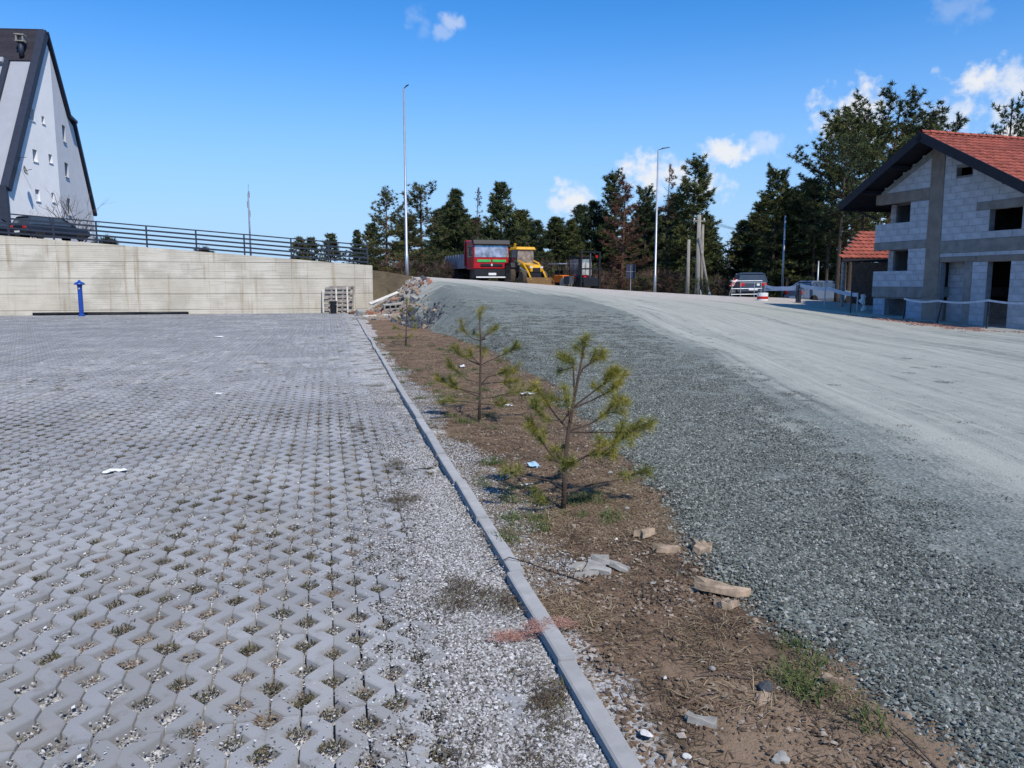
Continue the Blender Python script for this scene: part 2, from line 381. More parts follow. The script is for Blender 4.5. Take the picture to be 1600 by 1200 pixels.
# white chips washed over the kerb
g = t.attr('chips').outputs['Fac']
vo = t.new('ShaderNodeTexVoronoi', {'Vector': p, 'Scale': 70}); ch = t.new('ShaderNodeSeparateColor', {0: vo.outputs['Color']}).outputs[0]
gm = t.ramp(t.math('ADD', g, t.math('MULTIPLY', t.noise(p, 5, 5, .7), .8)), .75, 1.0)
c = t.mix(t.math('MULTIPLY', gm, t.ramp(ch, .25, .4)), c, t.mix(ch, (.2, .19, .18), (.55, .54, .52)))
t.bump(t.noise(p, 38, 6, .72), .9, .03)
M['soil'] = t.out(c, .95, .15)

# gravel road: coarse grey stone, pale compacted tracks
t = NT('crushed_stone_road'); p = t.pos()
tr = t.attr('trk').outputs['Vector']; sp = t.new('ShaderNodeSeparateXYZ', {0: tr})
s_, al, pk = sp.outputs[0], sp.outputs[1], sp.outputs[2]
vo = t.new('ShaderNodeTexVoronoi', {'Vector': p, 'Scale': 42}); ch = t.new('ShaderNodeSeparateColor', {0: vo.outputs['Color']}).outputs
vo2 = t.new('ShaderNodeTexVoronoi', {'Vector': p, 'Scale': 90}); ch2 = t.new('ShaderNodeSeparateColor', {0: vo2.outputs['Color']}).outputs[0]
stone = t.mix(ch[0], (.105, .12, .106), (.255, .283, .252))
stone = t.mix(t.ramp(ch[1], .93, .97, 0, .75), stone, (.42, .42, .40))
stone = t.mix(t.ramp(ch2, .0, 1, 0, .35), stone, (.20, .22, .215))
stone = t.mix(t.ramp(t.noise(p, .5, 4), .35, .7, 0, .45), stone, (.10, .11, .105))
# streaks: long along the track, narrow across it
st = t.new('ShaderNodeCombineXYZ', {0: t.math('MULTIPLY', s_, 1.35), 1: t.math('MULTIPLY', al, .035), 2: 0.}).outputs[0]
n1 = t.noise(st, 1., 6, .62, .3)
st2 = t.new('ShaderNodeCombineXYZ', {0: t.math('MULTIPLY', s_, 8.), 1: t.math('MULTIPLY', al, .22), 2: 3.}).outputs[0]
n2 = t.noise(st2, 1., 4, .6)
f = t.math('ADD', t.math('ADD', pk, t.math('MULTIPLY_ADD', n1, 2.1, -1.05)), t.math('ADD', t.math('MULTIPLY_ADD', n2, 1.1, -.55), t.math('MULTIPLY_ADD', t.noise(p, 2.2, 5, .7), .7, -.35)))
f = t.ramp(f, .12, .85)
f = t.math('MULTIPLY', f, t.ramp(t.math('ADD', ch[2], f), .35, .75))
fine = t.mix(t.ramp(t.noise(p, 70, 4, .7), .3, .7), (.285, .292, .25), (.45, .445, .38))
fine = t.mix(t.ramp(n2, .42, .62, 0, .45), fine, (.20, .21, .19))
pinkm = t.attr('pink').outputs['Fac']
fine = t.mix(pinkm, fine, t.mix(t.ramp(t.noise(p, 3, 5, .7), .3, .7), (.35, .31, .275), (.46, .41, .365)))
c = t.mix(t.math('MULTIPLY', f, .93), stone, fine)
c = t.mix(t.math('MULTIPLY', t.attr('brick').outputs['Fac'], t.ramp(t.noise(p, 4, 6, .75), .42, .62)), c, t.mix(ch2, (.34, .22, .19), (.44, .36, .32)))
h = t.math('MULTIPLY', vo.outputs['Distance'], t.math('MULTIPLY_ADD', f, -.75, 1.))
t.bump(t.math('ADD', h, t.math('MULTIPLY', n2, .2)), .85, .02)
M['road'] = t.out(c, .93, .2)

# ground beyond
t = NT('rough_ground'); p = t.pos()
c = t.mix(t.ramp(t.noise(p, .35, 5, .6), .35, .65), (.10, .075, .05), (.17, .135, .08))
c = t.mix(t.ramp(t.noise(p, 2.5, 5, .7), .5, .7, 0, .8), c, (.055, .05, .03))
t.bump(t.noise(p, 6, 5, .7), .8, .08)
M['ground'] = t.out(c, .95, .15)

# retaining wall concrete, board marked
t = NT('board_marked_concrete'); p = t.pos()
c = t.mix(t.ramp(t.noise(p, .8, 5, .6), .35, .65), (.54, .495, .405), (.70, .655, .56))
bz = t.noise(t.scale(p, (.5, .5, 17)), 1., 3, .6)
c = t.mix(t.ramp(bz, .5, .7, 0, .7), c, (.40, .35, .27))
ln = t.new('ShaderNodeTexWave', {'Vector': p, 'Scale': 3.1, 'Distortion': .35, 'Detail': 2}, wave_type='BANDS', bands_direction='Z').outputs[1]
c = t.mix(t.ramp(ln, .2, .0, 0, .22), c, (.22, .2, .16))
drip = t.noise(t.scale(p, (3.2, 3.2, .22)), 1., 4, .6)
c = t.mix(t.ramp(drip, .55, .72, 0, .7), c, (.34, .24, .13))
c = t.mix(t.ramp(t.noise(t.scale(p, (1.5, 1.5, 2.5)), 1., 5, .7), .66, .76, 0, .45), c, (.17, .16, .14))
c = t.mix(t.math('MULTIPLY', t.ramp(t.rand(), 0, 1, 0, .5), 1.), c, (.62, .56, .45))
t.bump(t.math('ADD', ln, t.math('MULTIPLY', t.noise(p, 20, 4, .7), .7)), .35, .012)
M['wall'] = t.out(c, .9, .25)

# ------------------------------------------------------------------ scatter by geometry nodes
def template_collection(name, meshes):
    c = bpy.data.collections.new(name)
    for k, me in enumerate(meshes):
        o = bpy.data.objects.new('%s_%02d' % (name, k), me); c.objects.link(o)
    return c

def scatter(name, templates, pts, rot, scl, idx, label, cat, parent=None, kind='stuff'):
    me = bpy.data.meshes.new(name); me.vertices.add(len(pts)); me.vertices.foreach_set('co', np.asarray(pts, np.float32).ravel())
    a = me.attributes.new('rot', 'FLOAT_VECTOR', 'POINT'); a.data.foreach_set('vector', np.asarray(rot, np.float32).ravel())
    a = me.attributes.new('scl', 'FLOAT', 'POINT'); a.data.foreach_set('value', np.asarray(scl, np.float32))
    a = me.attributes.new('idx', 'INT', 'POINT'); a.data.foreach_set('value', np.asarray(idx, np.int32))
    o = link(name, me, parent)
    ng = bpy.data.node_groups.new(name, 'GeometryNodeTree')
    ng.interface.new_socket('Geometry', in_out='INPUT', socket_type='NodeSocketGeometry')
    ng.interface.new_socket('Geometry', in_out='OUTPUT', socket_type='NodeSocketGeometry')
    N, L = ng.nodes, ng.links
    gi, go = N.new('NodeGroupInput'), N.new('NodeGroupOutput')
    iop = N.new('GeometryNodeInstanceOnPoints'); ci = N.new('GeometryNodeCollectionInfo')
    ci.inputs['Collection'].default_value = templates; ci.inputs['Separate Children'].default_value = True; ci.inputs['Reset Children'].default_value = True
    def na(n, t):
        q = N.new('GeometryNodeInputNamedAttribute'); q.data_type = t; q.inputs['Name'].default_value = n; return q.outputs['Attribute']
    L.new(gi.outputs[0], iop.inputs['Points']); L.new(ci.outputs[0], iop.inputs['Instance']); iop.inputs['Pick Instance'].default_value = True
    L.new(na('idx', 'INT'), iop.inputs['Instance Index'])
    e2r = N.new('FunctionNodeEulerToRotation'); L.new(na('rot', 'FLOAT_VECTOR'), e2r.inputs[0]); L.new(e2r.outputs[0], iop.inputs['Rotation'])
    L.new(na('scl', 'FLOAT'), iop.inputs['Scale']); L.new(iop.outputs[0], go.inputs[0])
    md = o.modifiers.new('scatter', 'NODES'); md.node_group = ng
    if parent is None: props(o, label, cat, kind=kind)
    else: o['kind'] = kind
    return o

OCT = np.array([(1,0,0),(-1,0,0),(0,1,0),(0,-1,0),(0,0,1),(0,0,-1)], float)
OCF = np.array([(0,2,4),(2,1,4),(1,3,4),(3,0,4),(2,0,5),(1,2,5),(3,1,5),(0,3,5)])
def stone_cluster(name, n, region, smin, smax, m, seed, lift=.3, flat=.6):
    rg = np.random.default_rng(seed); V = []; Fc = []; Rn = []
    for k in range(n):
        x, y = region(rg); s = smin + (smax - smin)*rg.random()**2.3
        v = OCT*(.65 + .6*rg.random((6, 1)))*np.array([1, .55 + .45*rg.random(), flat*(.6 + .6*rg.random())])*s
        a = rg.random()*6.283; b = rg.normal(0, .5)
        v = v @ np.array([[math.cos(b), 0, math.sin(b)], [0, 1, 0], [-math.sin(b), 0, math.cos(b)]])
        v = v @ np.array([[math.cos(a), math.sin(a), 0], [-math.sin(a), math.cos(a), 0], [0, 0, 1]])
        V.append(v + (x, y, s*lift*rg.uniform(0, 1.3))); Fc.append(OCF + 6*k); Rn += [rg.random()]*6
    return np_mesh(name, np.concatenate(V), np.concatenate(Fc), m, {'rnd': ('FLOAT', Rn)})
def disc(r): 
    def f(rg):
        a = rg.random()*6.283; q = r*math.sqrt(rg.random()); return q*math.cos(a), q*math.sin(a)
    return f
def diamond(hx, hy):
    def f(rg):
        while True:
            x, y = rg.uniform(-1, 1, 2)
            if abs(x) + abs(y) < 1: return x*hx, y*hy
    return f

def blade_cluster(name, n, r, l0, l1, w, m, seed, up=.3, lie=.0):
    """grass: bent two-segment blades; up 1 = upright, 0 = lying"""
    rg = np.random.default_rng(seed); V = []; Fc = []; Rn = []
    for k in range(n):
        a = rg.random()*6.283; q = r*rg.random()**.6; b = rg.random()*6.283; ln = rg.uniform(l0, l1); e = up*rg.uniform(.5, 1.4)
        p0 = np.array([q*math.cos(a), q*math.sin(a), lie*rg.random()])
        d1 = np.array([math.cos(b)*math.cos(e), math.sin(b)*math.cos(e), math.sin(e)]); e2 = e - rg.uniform(.2, .7)
        d2 = np.array([math.cos(b)*math.cos(e2), math.sin(b)*math.cos(e2), max(math.sin(e2), -p0[2]-.1)])
        s = np.array([-math.sin(b), math.cos(b), 0])*w*rg.uniform(.6, 1.3)
        p1 = p0 + d1*ln*.5; p2 = p1 + d2*ln*.5; p2[2] = max(p2[2], .004)
        i = len(V)*1; base = 5*k
        V += [p0 - s*.5, p0 + s*.5, p1 + s*.45, p1 - s*.45, p2]
        Fc += [(base, base+1, base+2), (base, base+2, base+3), (base+3, base+2, base+4)]; Rn += [rg.random()]*5
    return np_mesh(name, V, Fc, m, {'rnd': ('FLOAT', Rn)})

# ================================================================== terrain
WALL_Y = 44.2
KX = lambda Y: .905 + .0122*np.asarray(Y, float)                 # kerb line
def wall_top(X): return 2.62 + (2.55 - np.asarray(X, float))*.0757
def road_h(X, Y):
    X = np.asarray(X, float); Y = np.asarray(Y, float)
    top = np.interp(X, [4.5, 11.5, 14.3, 18, 24, 27.5, 31, 40], [1.98, 1.58, 1.36, 1.12, .80, .72, .15, 0.])
    b = sst(4, 14, X); Rr = sst(9, 43, Y)*(1-b) + sst(18, 44, Y)*b
    return top*Rr
XE_Y = [-12, 1.5, 2.1, 2.5, 3.0, 3.9, 4.6, 6.5, 11.8, 18.7, 24.5, 30, 34, 38, 41, 44, 90]
XE_X = [1.9, 1.85, 1.86, 1.81, 1.84, 2.06, 2.2, 2.5, 3.36, 3.8, 3.5, 3.25, 3.0, 2.75, 2.6, 2.5, 2.5]
def road_edge(Y): return np.interp(Y, XE_Y, XE_X) + (vnoise(Y, Y*0, 1.3, 5) - .5)*.22 + (vnoise(Y, Y*0, 4.5, 6) - .5)*.10
def gravel_h(X, Y):
    e = road_edge(Y); rh = road_h(X, Y)
    h = rh*sst(-.05, .45 + 1.1*rh, X - e) + .035*sst(0, .3, X - e) - .03*(X < e)
    return h + (fbm(X, Y, .8, 21) - .5)*.04*sst(0, 1.5, X - e) + (fbm(X, Y, 5, 31) - .5)*.02
def soil_h(X, Y):
    k = sst(0, .5, X - KX(Y))
    return .012 + .05*k*(fbm(X, Y, 1.4, 11) - .35) + .022*(fbm(X, Y, 7, 15) - .5)
def terrain_h(X, Y):
    X = np.asarray(X, float); Y = np.asarray(Y, float)
    rd = road_h(np.maximum(X, 4.5), Y)
    ter = np.minimum(wall_top(X), 5.2) - .2 + .04*np.clip(Y - 45, 0, 12)*sst(-2, -12, X)
    b = sst(2.7, 6.5, X)
    far = ter*(1-b) + rd*b
    low = np.where(X < 1.2, -.15, np.where(X < 23, -.25, rd))
    z = np.where(Y > WALL_Y + .1, far, np.where(X < 23.5, low, rd))
    d = np.hypot(X, Y)
    return z - .06 + (fbm(X, Y, .3, 41) - .5)*.15*sst(50, 70, Y) - 14*sst(95, 420, d)

ax = np.concatenate([-np.geomspace(4000, 45, 14), np.arange(-40, 2.4, 1.5), [2.44, 2.62], np.arange(3.2, 60, 1.), np.geomspace(62, 4000, 16)])
ay = np.concatenate([-np.geomspace(3000, 12, 10), np.arange(-10, 44, 2.), [WALL_Y+.08, WALL_Y+.12], np.arange(45, 100, 1.), np.geomspace(102, 5000, 18)])
props(link('ground', grid_mesh('ground', ax, ay, terrain_h, M['ground'])), 'rough brown ground under the trees and beyond the gravel', kind='structure')

# gravel road
def track_s(X, Y):
    return X - np.interp(Y, [-10, 3.5, 7.1, 15.4, 27, 33, 40, 50, 60], [3.3, 3.85, 5.15, 7.9, 10.7, 10.2, 6., -2, -10])
def trk(X, Y):
    s = track_s(X, Y)
    lo = sst(-1.1, 1.2, s)*.76
    top = sst(29, 39, Y + .25*(X - 6) + 4*(fbm(X, Y, .25, 61) - .5))
    pale = np.maximum(lo, top)
    right = sst(10.5, 15, s)*.35
    pale = pale - right*(1 - top)
    return np.stack([s, Y, pale], -1)
rx = np.concatenate([np.arange(1.5, 7, .07), np.arange(7, 14, .14), np.arange(14, 27.1, .3)])
ry = np.concatenate([np.arange(-6, 1, .5), np.arange(1, 12, .07), np.arange(12, 30, .16), np.arange(30, 62.1, .3)])
rm = grid_mesh('gravel_road', rx, ry, gravel_h, M['road'], {
    'trk': ('FLOAT_VECTOR', trk),
    'pink': ('FLOAT', lambda X, Y: sst(33, 41, Y + .2*(X - 6))),
    'brick': ('FLOAT', lambda X, Y: sst(1.6, .5, np.hypot((X - 21.2)/1., (Y - 23.4)/2.6)))})
props(link('gravel_road', rm), 'wide grey crushed stone road with pale wheel tracks', kind='structure')
# soil strip
sy = np.concatenate([np.arange(-4, 1, .3), np.arange(1, 14, .06), np.arange(14, 44.1, .2)]); su = np.linspace(0, 1, 46)
def strip_xy():
    U, Y = np.meshgrid(su, sy); x0 = KX(Y) + .03; x1 = road_edge(Y) + .7
    return x0 + (x1 - x0)*U, Y
SX, SY = strip_xy(); SZ = soil_h(SX, SY); i = np.arange(SX.size).reshape(SX.shape)
chips = 1 - sst(.0, .42, (SX - KX(SY))*(1 + .0*SY) - .28*(fbm(SX*0, SY, .8, 77) - .4)*2)
sm = np_mesh('planting_strip', np.stack([SX, SY, SZ], -1).reshape(-1, 3), np.stack([i[:-1, :-1], i[:-1, 1:], i[1:, 1:], i[1:, :-1]], -1).reshape(-1, 4), M['soil'],
             {'chips': ('FLOAT', chips.ravel())}, True)
props(link('planting_strip', sm), 'strip of bare brown soil between kerb and gravel road', kind='structure')

# parking bed
bx = np.arange(-34, 1.0, .5); bx = np.concatenate([bx, [1.5]]); by = np.arange(-4, 44.6, .5)
props(link('parking_bed', grid_mesh('parking_bed', bx, by, lambda X, Y: -.038 + .031*sst(7, 13, Y) + .010*sst(.05, .55, X - .0122*Y), M['bed'])), 'pale gravel bed between and beside the paving stones', kind='structure')

# ------------------------------------------------------------------ pavers
PW, PP, HX, HY, GAP = .1195, .2345, .067, .079, .008
def paver_outline(par):
    """left joint column has cell centres at y = 0 (par 0) or PP/2 (par 1)"""
    def side(phase):
        pts = []
        L = 3*PP
        br = [0, L]
        for k in range(-1, 5):
            for d in (-HY, 0, HY):
                y = phase + k*PP + d
                if 1e-4 < y < L - 1e-4: br.append(y)
        for y in sorted(br):
            q = (y - phase) % PP; q = min(q, PP - q)
            pts.append((max(GAP/2, HX*(1 - q/HY)), min(max(y, GAP/2), L - GAP/2)))
        return pts
    l = side(0 if par == 0 else PP/2); r = side(PP/2 if par == 0 else 0)
    return [(x, y) for x, y in l], [(PW - x, y) for x, y in r]
def paver_geo(par, chamfer):
    l, r = paver_outline(par); out = r + l[::-1]
    out = np.array(out); n = len(out); c = .005
    # inset outline for chamfer
    prv, nxt = np.roll(out, 1, 0), np.roll(out, -1, 0)
    d1 = out - prv; d2 = nxt - out; d1 /= np.linalg.norm(d1, axis=1)[:, None] + 1e-9; d2 /= np.linalg.norm(d2, axis=1)[:, None] + 1e-9
    n1 = np.stack([-d1[:, 1], d1[:, 0]], 1); n2 = np.stack([-d2[:, 1], d2[:, 0]], 1); nn = n1 + n2; nn /= np.linalg.norm(nn, axis=1)[:, None] + 1e-9
    nn /= np.clip((nn*n1).sum(1), .5, 1)[:, None]
    ins = out + nn*c
    from mathutils.geometry import tessellate_polygon
    if chamfer:
        V = np.concatenate([np.c_[ins, np.zeros(n)], np.c_[out, np.full(n, -c)], np.c_[out, np.full(n, -.06)]])
    else:
        V = np.concatenate([np.c_[out, np.zeros(n)], np.c_[out, np.full(n, -.05)]])
    tri = [tuple(q) for q in tessellate_polygon([[Vector((x, y, 0)) for x, y in (ins if chamfer else out)]])]
    Fc = []
    for a, b, cc in tri:
        A = ins if chamfer else out
        ar = (A[b][0]-A[a][0])*(A[cc][1]-A[a][1]) - (A[b][1]-A[a][1])*(A[cc][0]-A[a][0])
        Fc.append((a, b, cc) if ar > 0 else (a, cc, b))
    for lev in range(2 if chamfer else 1):
        o = lev*n
        for k in range(n):
            k2 = (k+1) % n
            Fc += [(o+k, o+n+k, o+n+k2), (o+k, o+n+k2, o+k2)]
    return V, np.array(Fc)
PX0, PY0 = -.02, 2.80 - 8*3*PP
lot = empty('paved_parking'); props(lot, 'parking surface of grey zigzag grass paving stones with gravel in the gaps', kind='structure')
geo_near = [paver_geo(0, True), paver_geo(1, True)]; geo_far = [paver_geo(0, False), paver_geo(1, False)]
me_near = [np_mesh('paver', g[0], g[1], M['paver'], {'rnd': ('FLOAT', np.zeros(len(g[0])))}) for g in geo_near]
rg = np.random.default_rng(3)
YAW = R(13.48)
def in_view(x, y, m=.8):
    f = x*math.sin(YAW) + y*math.cos(YAW); l = x*math.cos(YAW) - y*math.sin(YAW)
    return f > (.8 if m < 1 else .3) and l/f > -.70 - m/f and l/f < .70 + m/f
cells = []; units = []
for k in range(-270, 9):
    x = PX0 + k*PW
    for r_ in range(-2, 70):
        y = PY0 + r_*3*PP
        if y + 3*PP > WALL_Y - .25 or not in_view(x, y + .35, 1.8): continue
        if x + PW > KX(y) - .06: continue
        if y < 1.2 and rg.random() < .0: continue
        units.append((x, y, k % 2))
units.sort(key=lambda q: math.hypot(q[0] - .6, q[1] + .35 - .2)/(1.0) )
Vs, Fs, Rs = [], [], []; nb = 0
def paver_z(x, y):
    e = KX(y) - x
    return (fbm(np.array([x]), np.array([y]), .5, 9)[0] - .5)*.02 - .012*float(sst(.75, .2, e))
# pieces that show largest = nearest ones inside the picture
def shows(x, y):
    f = x*math.sin(YAW) + (y+.35)*math.cos(YAW); l = x*math.cos(YAW) - (y+.35)*math.sin(YAW)
    return f > 1.55 and abs(l/f) < .72
near = 0
for (x, y, par) in units:
    z = paver_z(x, y) + rg.normal(0, .0028); tx, ty, tz = rg.normal(0, .006), rg.normal(0, .009), rg.normal(0, .005)
    if near < 296 and shows(x, y):
        link('paver', me_near[par], lot, (x, y, z), (tx, ty, tz)); near += 1
    else:
        V, Fc = geo_near[par] if math.hypot(x, y) < 9 else geo_far[par]
        v = V.copy(); v[:, 2] += ty*(-1)*(v[:, 0] - PW/2) + tx*(v[:, 1] - .35)
        v += (x, y, z); Vs.append(v); Fs.append(Fc + nb); nb += len(v); Rs.append(np.full(len(v), rg.random()))
o = link('pavers', np_mesh('pavers', np.concatenate(Vs), np.concatenate(Fs), M['paver'], {'rnd': ('FLOAT', np.concatenate(Rs))}), lot); o['kind'] = 'stuff'

# gravel and moss in the paver cells
cell_t = [stone_cluster('cell_gravel', 46, diamond(HX*.98, HY*.98), .004, .0105, M['white_chips'], s, .5) for s in range(6)]
cell_t += [stone_cluster('cell_soil', 40, diamond(HX*.95, HY*.95), .004, .010, M['soil_bits'], 20+s, .4) for s in range(2)]
cell_t += [blade_cluster('cell_moss', 70, .05, .012, .035, .004, M['moss'], 30+s, .7) for s in range(3)]
cell_t += [blade_cluster('cell_straw', 26, .045, .03, .07, .003, M['straw'], 40+s, .25) for s in range(2)]
ct = template_collection('cell_fill', cell_t)
P, Ro, S, I = [], [], [], []
rg = np.random.default_rng(5)
for k in range(-150, 9):
    x = PX0 + k*PW
    for j in range(-2, 100):
        y = PY0 + 5*3*PP + j*PP + (0 if k % 2 == 0 else PP/2)
        if y > 15 or x > KX(y) - .1 or not in_view(x, y, .4): continue
        z = paver_z(x, y) - .017 + rg.uniform(-.008, .006)
        so_ = fbm(np.array([x]), np.array([y]), .75, 51)[0] + rg.normal(0, .085)
        pick = rg.integers(0, 6) if so_ < .575 - .02*min(y, 6)/6 else rg.integers(6, 8)
        P.append((x, y, z)); Ro.append((0, 0, math.pi*rg.integers(0, 2))); S.append(1.); I.append(pick)
        if so_ > .5 and rg.random() < .75:
            P.append((x + rg.normal(0, .012), y + rg.normal(0, .015), z + .004)); Ro.append((0, 0, rg.random()*6.28)); S.append(rg.uniform(.7, 1.25)); I.append(rg.integers(8, 11) if rg.random() < .7 else rg.integers(11, 13))
scatter('gravel_in_paving', ct, P, Ro, S, I, 'white gravel and moss filling the gaps of the paving', 'gravel')

# loose white gravel along the kerb, on both sides
strip_t = [stone_cluster('loose_gravel', 80, disc(.11), .004, .0115, M['white_chips'], 60+s, .6) for s in range(6)]
st_c = template_collection('loose_fill', strip_t)
P, Ro, S, I = [], [], [], []
for q in range(6200):
    y = 1.6 + 13*rg.random()**1.5; kx = float(KX(y)); u = rg.random()
    if u < .8:
        d = abs(rg.normal(0, .24)); x = kx - .05 - d
        if fbm(np.array([x]), np.array([y]), 1.6, 71)[0] < .34 + .03*max(0, y - 3.5) + .22*(d > .38): continue
        z = .002 + paver_z(x, y)
    else:
        d = abs(rg.normal(0, .16)); x = kx + .05 + d
        if fbm(np.array([x*0]), np.array([y]), .8, 77)[0] < .40 + d*.5: continue
        z = float(soil_h(x, y)) + .003
    P.append((x, y, z)); Ro.append((0, 0, rg.random()*6.28)); S.append(rg.uniform(.8, 1.15)); I.append(rg.integers(0, 6))
scatter('loose_gravel', st_c, P, Ro, S, I, 'loose white gravel spilled along both sides of the kerb', 'gravel')

# single chips lying on the stones
one_c = template_collection('chip_fill', [stone_cluster('chip_spill', 16, disc(.22), .0035, .009, M['white_chips'], 80+s, .6) for s in range(6)])
P, Ro, S, I = [], [], [], []
for q in range(2600):
    y = 1.6 + 11*rg.random()**1.3; d = .2 + 5.5*rg.random()**2.4; x = float(KX(y)) - d
    if not in_view(x, y, .3) or fbm(np.array([x]), np.array([y]), .9, 73)[0] < .40 + .04*d: continue
    P.append((x, y, paver_z(x, y) + .002)); Ro.append((0, 0, rg.random()*6.28)); S.append(rg.uniform(.8, 1.2)); I.append(rg.integers(0, 6))
scatter('spilled_chips', one_c, P, Ro, S, I, 'white stone chips spilled over the paving stones', 'gravel')

# ------------------------------------------------------------------ kerb
kerb = empty('kerb'); props(kerb, 'low grey concrete kerb line between paving and soil strip', kind='structure')
km = [MB().box(-.04, .04, 0, .992, -.12, .0).mesh('kerb_stone', M['kerb'], bevel=.008) for _ in range(1)]
ys = np.arange(-2.1, 42.5, 1.0)
for n, y in enumerate(ys):
    link('kerb_stone', km[0], kerb, (float(KX(y)) + rg.normal(0, .006), y, .052 + rg.normal(0, .006)), (rg.normal(0, .006), rg.normal(0, .03), -.0122 + rg.normal(0, .006)))

# road stones
gr_t = [stone_cluster('road_gravel', 150, disc(.2), .004, .0168, M['grey_chips'], 100+s, .45) for s in range(6)]
gr_t += [stone_cluster('pale_grit', 60, disc(.22), .004, .012, M['pale_chips'], 120+s, .4) for s in range(3)]
gc = template_collection('road_fill', gr_t)
P, Ro, S, I = [], [], [], []
for q in range(16000):
    y = 1.3 + 26*rg.random()**1.7; e = float(np.interp(y, XE_Y, XE_X)); x = e - .12 + (9.5)*rg.random()**1.5
    if y > 9 and rg.random() < (y - 9)/20: continue
    if not in_view(x, y, .5): continue
    pale = float(trk(np.array(x), np.array(y))[2]) + (float(vnoise(np.array([float(track_s(x, y))]), np.array([y*.12]), 1.7, 63)[0]) - .5)*.35 + rg.normal(0, .1)
    if x < float(road_edge(np.array([y]))[0]) - .06: continue
    pv = float(sst(-.15, .8, pale))
    if rg.random() < pv: 
        if rg.random() < .86: continue
        I.append(rg.integers(6, 9))
    else:
        if pale > .42 and rg.random() < .85: continue
        I.append(rg.integers(0, 6))
    P.append((x, y, float(gravel_h(np.array([x]), np.array([y]))[0]) - .002)); Ro.append((0, 0, rg.random()*6.28)); S.append(rg.uniform(.75, 1.2)*(1 - .45*pv))
scatter('road_gravel', gc, P, Ro, S, I, 'coarse grey crushed stones lying loose on the road', 'gravel')

# soil strip litter
so_t = [blade_cluster('dry_grass', 70, .11, .03, .11, .003, M['straw'], 200+s, .22, .01) for s in range(5)]
so_t += [blade_cluster('green_grass', 60, .08, .03, .09, .004, M['grass'], 210+s, .9) for s in range(3)]
so_t += [stone_cluster('soil_crumbs', 50, disc(.14), .004, .018, M['soil_bits'], 220+s, .5) for s in range(4)]
so_t += [blade_cluster('needle_litter', 70, .12, .04, .09, .003, M['dead_weed'], 230+s, .1, .008) for s in range(2)]
oc = template_collection('soil_fill', so_t)
P, Ro, S, I = [], [], [], []
for q in range(5200):
    y = 1.5 + 22*rg.random()**1.6; x0 = float(KX(y)) + .06; x1 = float(road_edge(np.array([y]))[0]) + .02; x = x0 + (x1 - x0)*rg.random()
    gz = fbm(np.array([x]), np.array([y]), .9, 91)[0]; gg = fbm(np.array([x]), np.array([y]), 1.3, 93)[0]
    u = rg.random(); d_tree = min(math.hypot(x - 1.58, y - 5.05), math.hypot(x - 1.68, y - 8.7))
    if u < .5:
        if (gz < .47 or rg.random() < .25 or (y < 3.3 and rg.random() < .85)) and d_tree > .5: continue
        I.append(rg.integers(0, 5))
    elif u < .64:
        if gg < .60 and d_tree > .45: continue
        I.append(rg.integers(5, 8))
    elif u < .95:
        if y < 3.3 and rg.random() < .6: continue
        I.append(rg.integers(8, 12))
    else: I.append(rg.integers(12, 14))
    P.append((x, y, float(soil_h(x, y)))); Ro.append((0, 0, rg.random()*6.28)); S.append(rg.uniform(.6, 1.25))
scatter('dry_grass', oc, P, Ro, S, I, 'dry straw, sparse green grass and crumbs on the soil strip', 'grass')
# reddish needle heap washed across the kerb, dark moss clumps on the gravel
pk = [blade_cluster('needle_heap', 120, .085, .02, .06, .003, M['pink_bits'], 240+s, .35, .012) for s in range(2)]
pk += [blade_cluster('moss_clump', 75, .085, .015, .05, .0035, M['dead_weed'], 250+s, .55, .006) for s in range(2)]
pkc = template_collection('heap_fill', pk)
P, Ro, S, I = [], [], [], []
for q in range(14):
    P.append((.72 + q*.022 + rg.normal(0, .02), 3.22 + rg.normal(0, .03), .012 if q < 6 else .045)); Ro.append((0, 0, rg.random()*6.28)); S.append(rg.uniform(.5, .8)); I.append(rg.integers(0, 2))
scatter('needle_heap', pkc, P, Ro, S, I, 'small heap of reddish dry needles lying across the kerb', 'debris')
P, Ro, S, I = [], [], [], []
for q in range(95):
    cx, cy, r = [(.72, 2.45, .14), (.62, 2.2, .12), (.60, 3.75, .10), (.80, 3.6, .07), (.5, 5.6, .1), (.78, 2.75, .08), (.4, 2.05, .10), (.3, 8.6, .12), (.55, 6.8, .1)][rg.integers(0, 9)]
    P.append((cx + rg.normal(0, r*.6), cy + rg.normal(0, r*1.2), .004)); Ro.append((0, 0, rg.random()*6.28)); S.append(rg.uniform(.6, 1.1)); I.append(rg.integers(2, 4))
scatter('dry_weeds', pkc, P, Ro, S, I, 'dark dry weed clumps on the white gravel beside the kerb', 'moss')

# ================================================================== large structures
CP = math.atan(156.5/1200)
def at(px, py, D):
    """point seen at (px, py) of a 1600-wide frame, D metres in front of the camera"""
    u, v = (px-800)/1200, (py-600)/1200; f = math.cos(CP) - v*math.sin(CP)
    return Vector(((u*math.cos(YAW) + f*math.sin(YAW))*D, (-u*math.sin(YAW) + f*math.cos(YAW))*D, 1.6 + (-math.sin(CP) - v*math.cos(CP))*D))
def gz(x, y):
    """height of whatever ground is on top at (x, y)"""
    if y > WALL_Y + .1 and x < 2.6: return float(terrain_h(x, y))
    if 1.5 < x < 27 and y < 62: return float(gravel_h(np.array([x]), np.array([y]))[0])
    return float(terrain_h(np.array([x]), np.array([y]))[0])

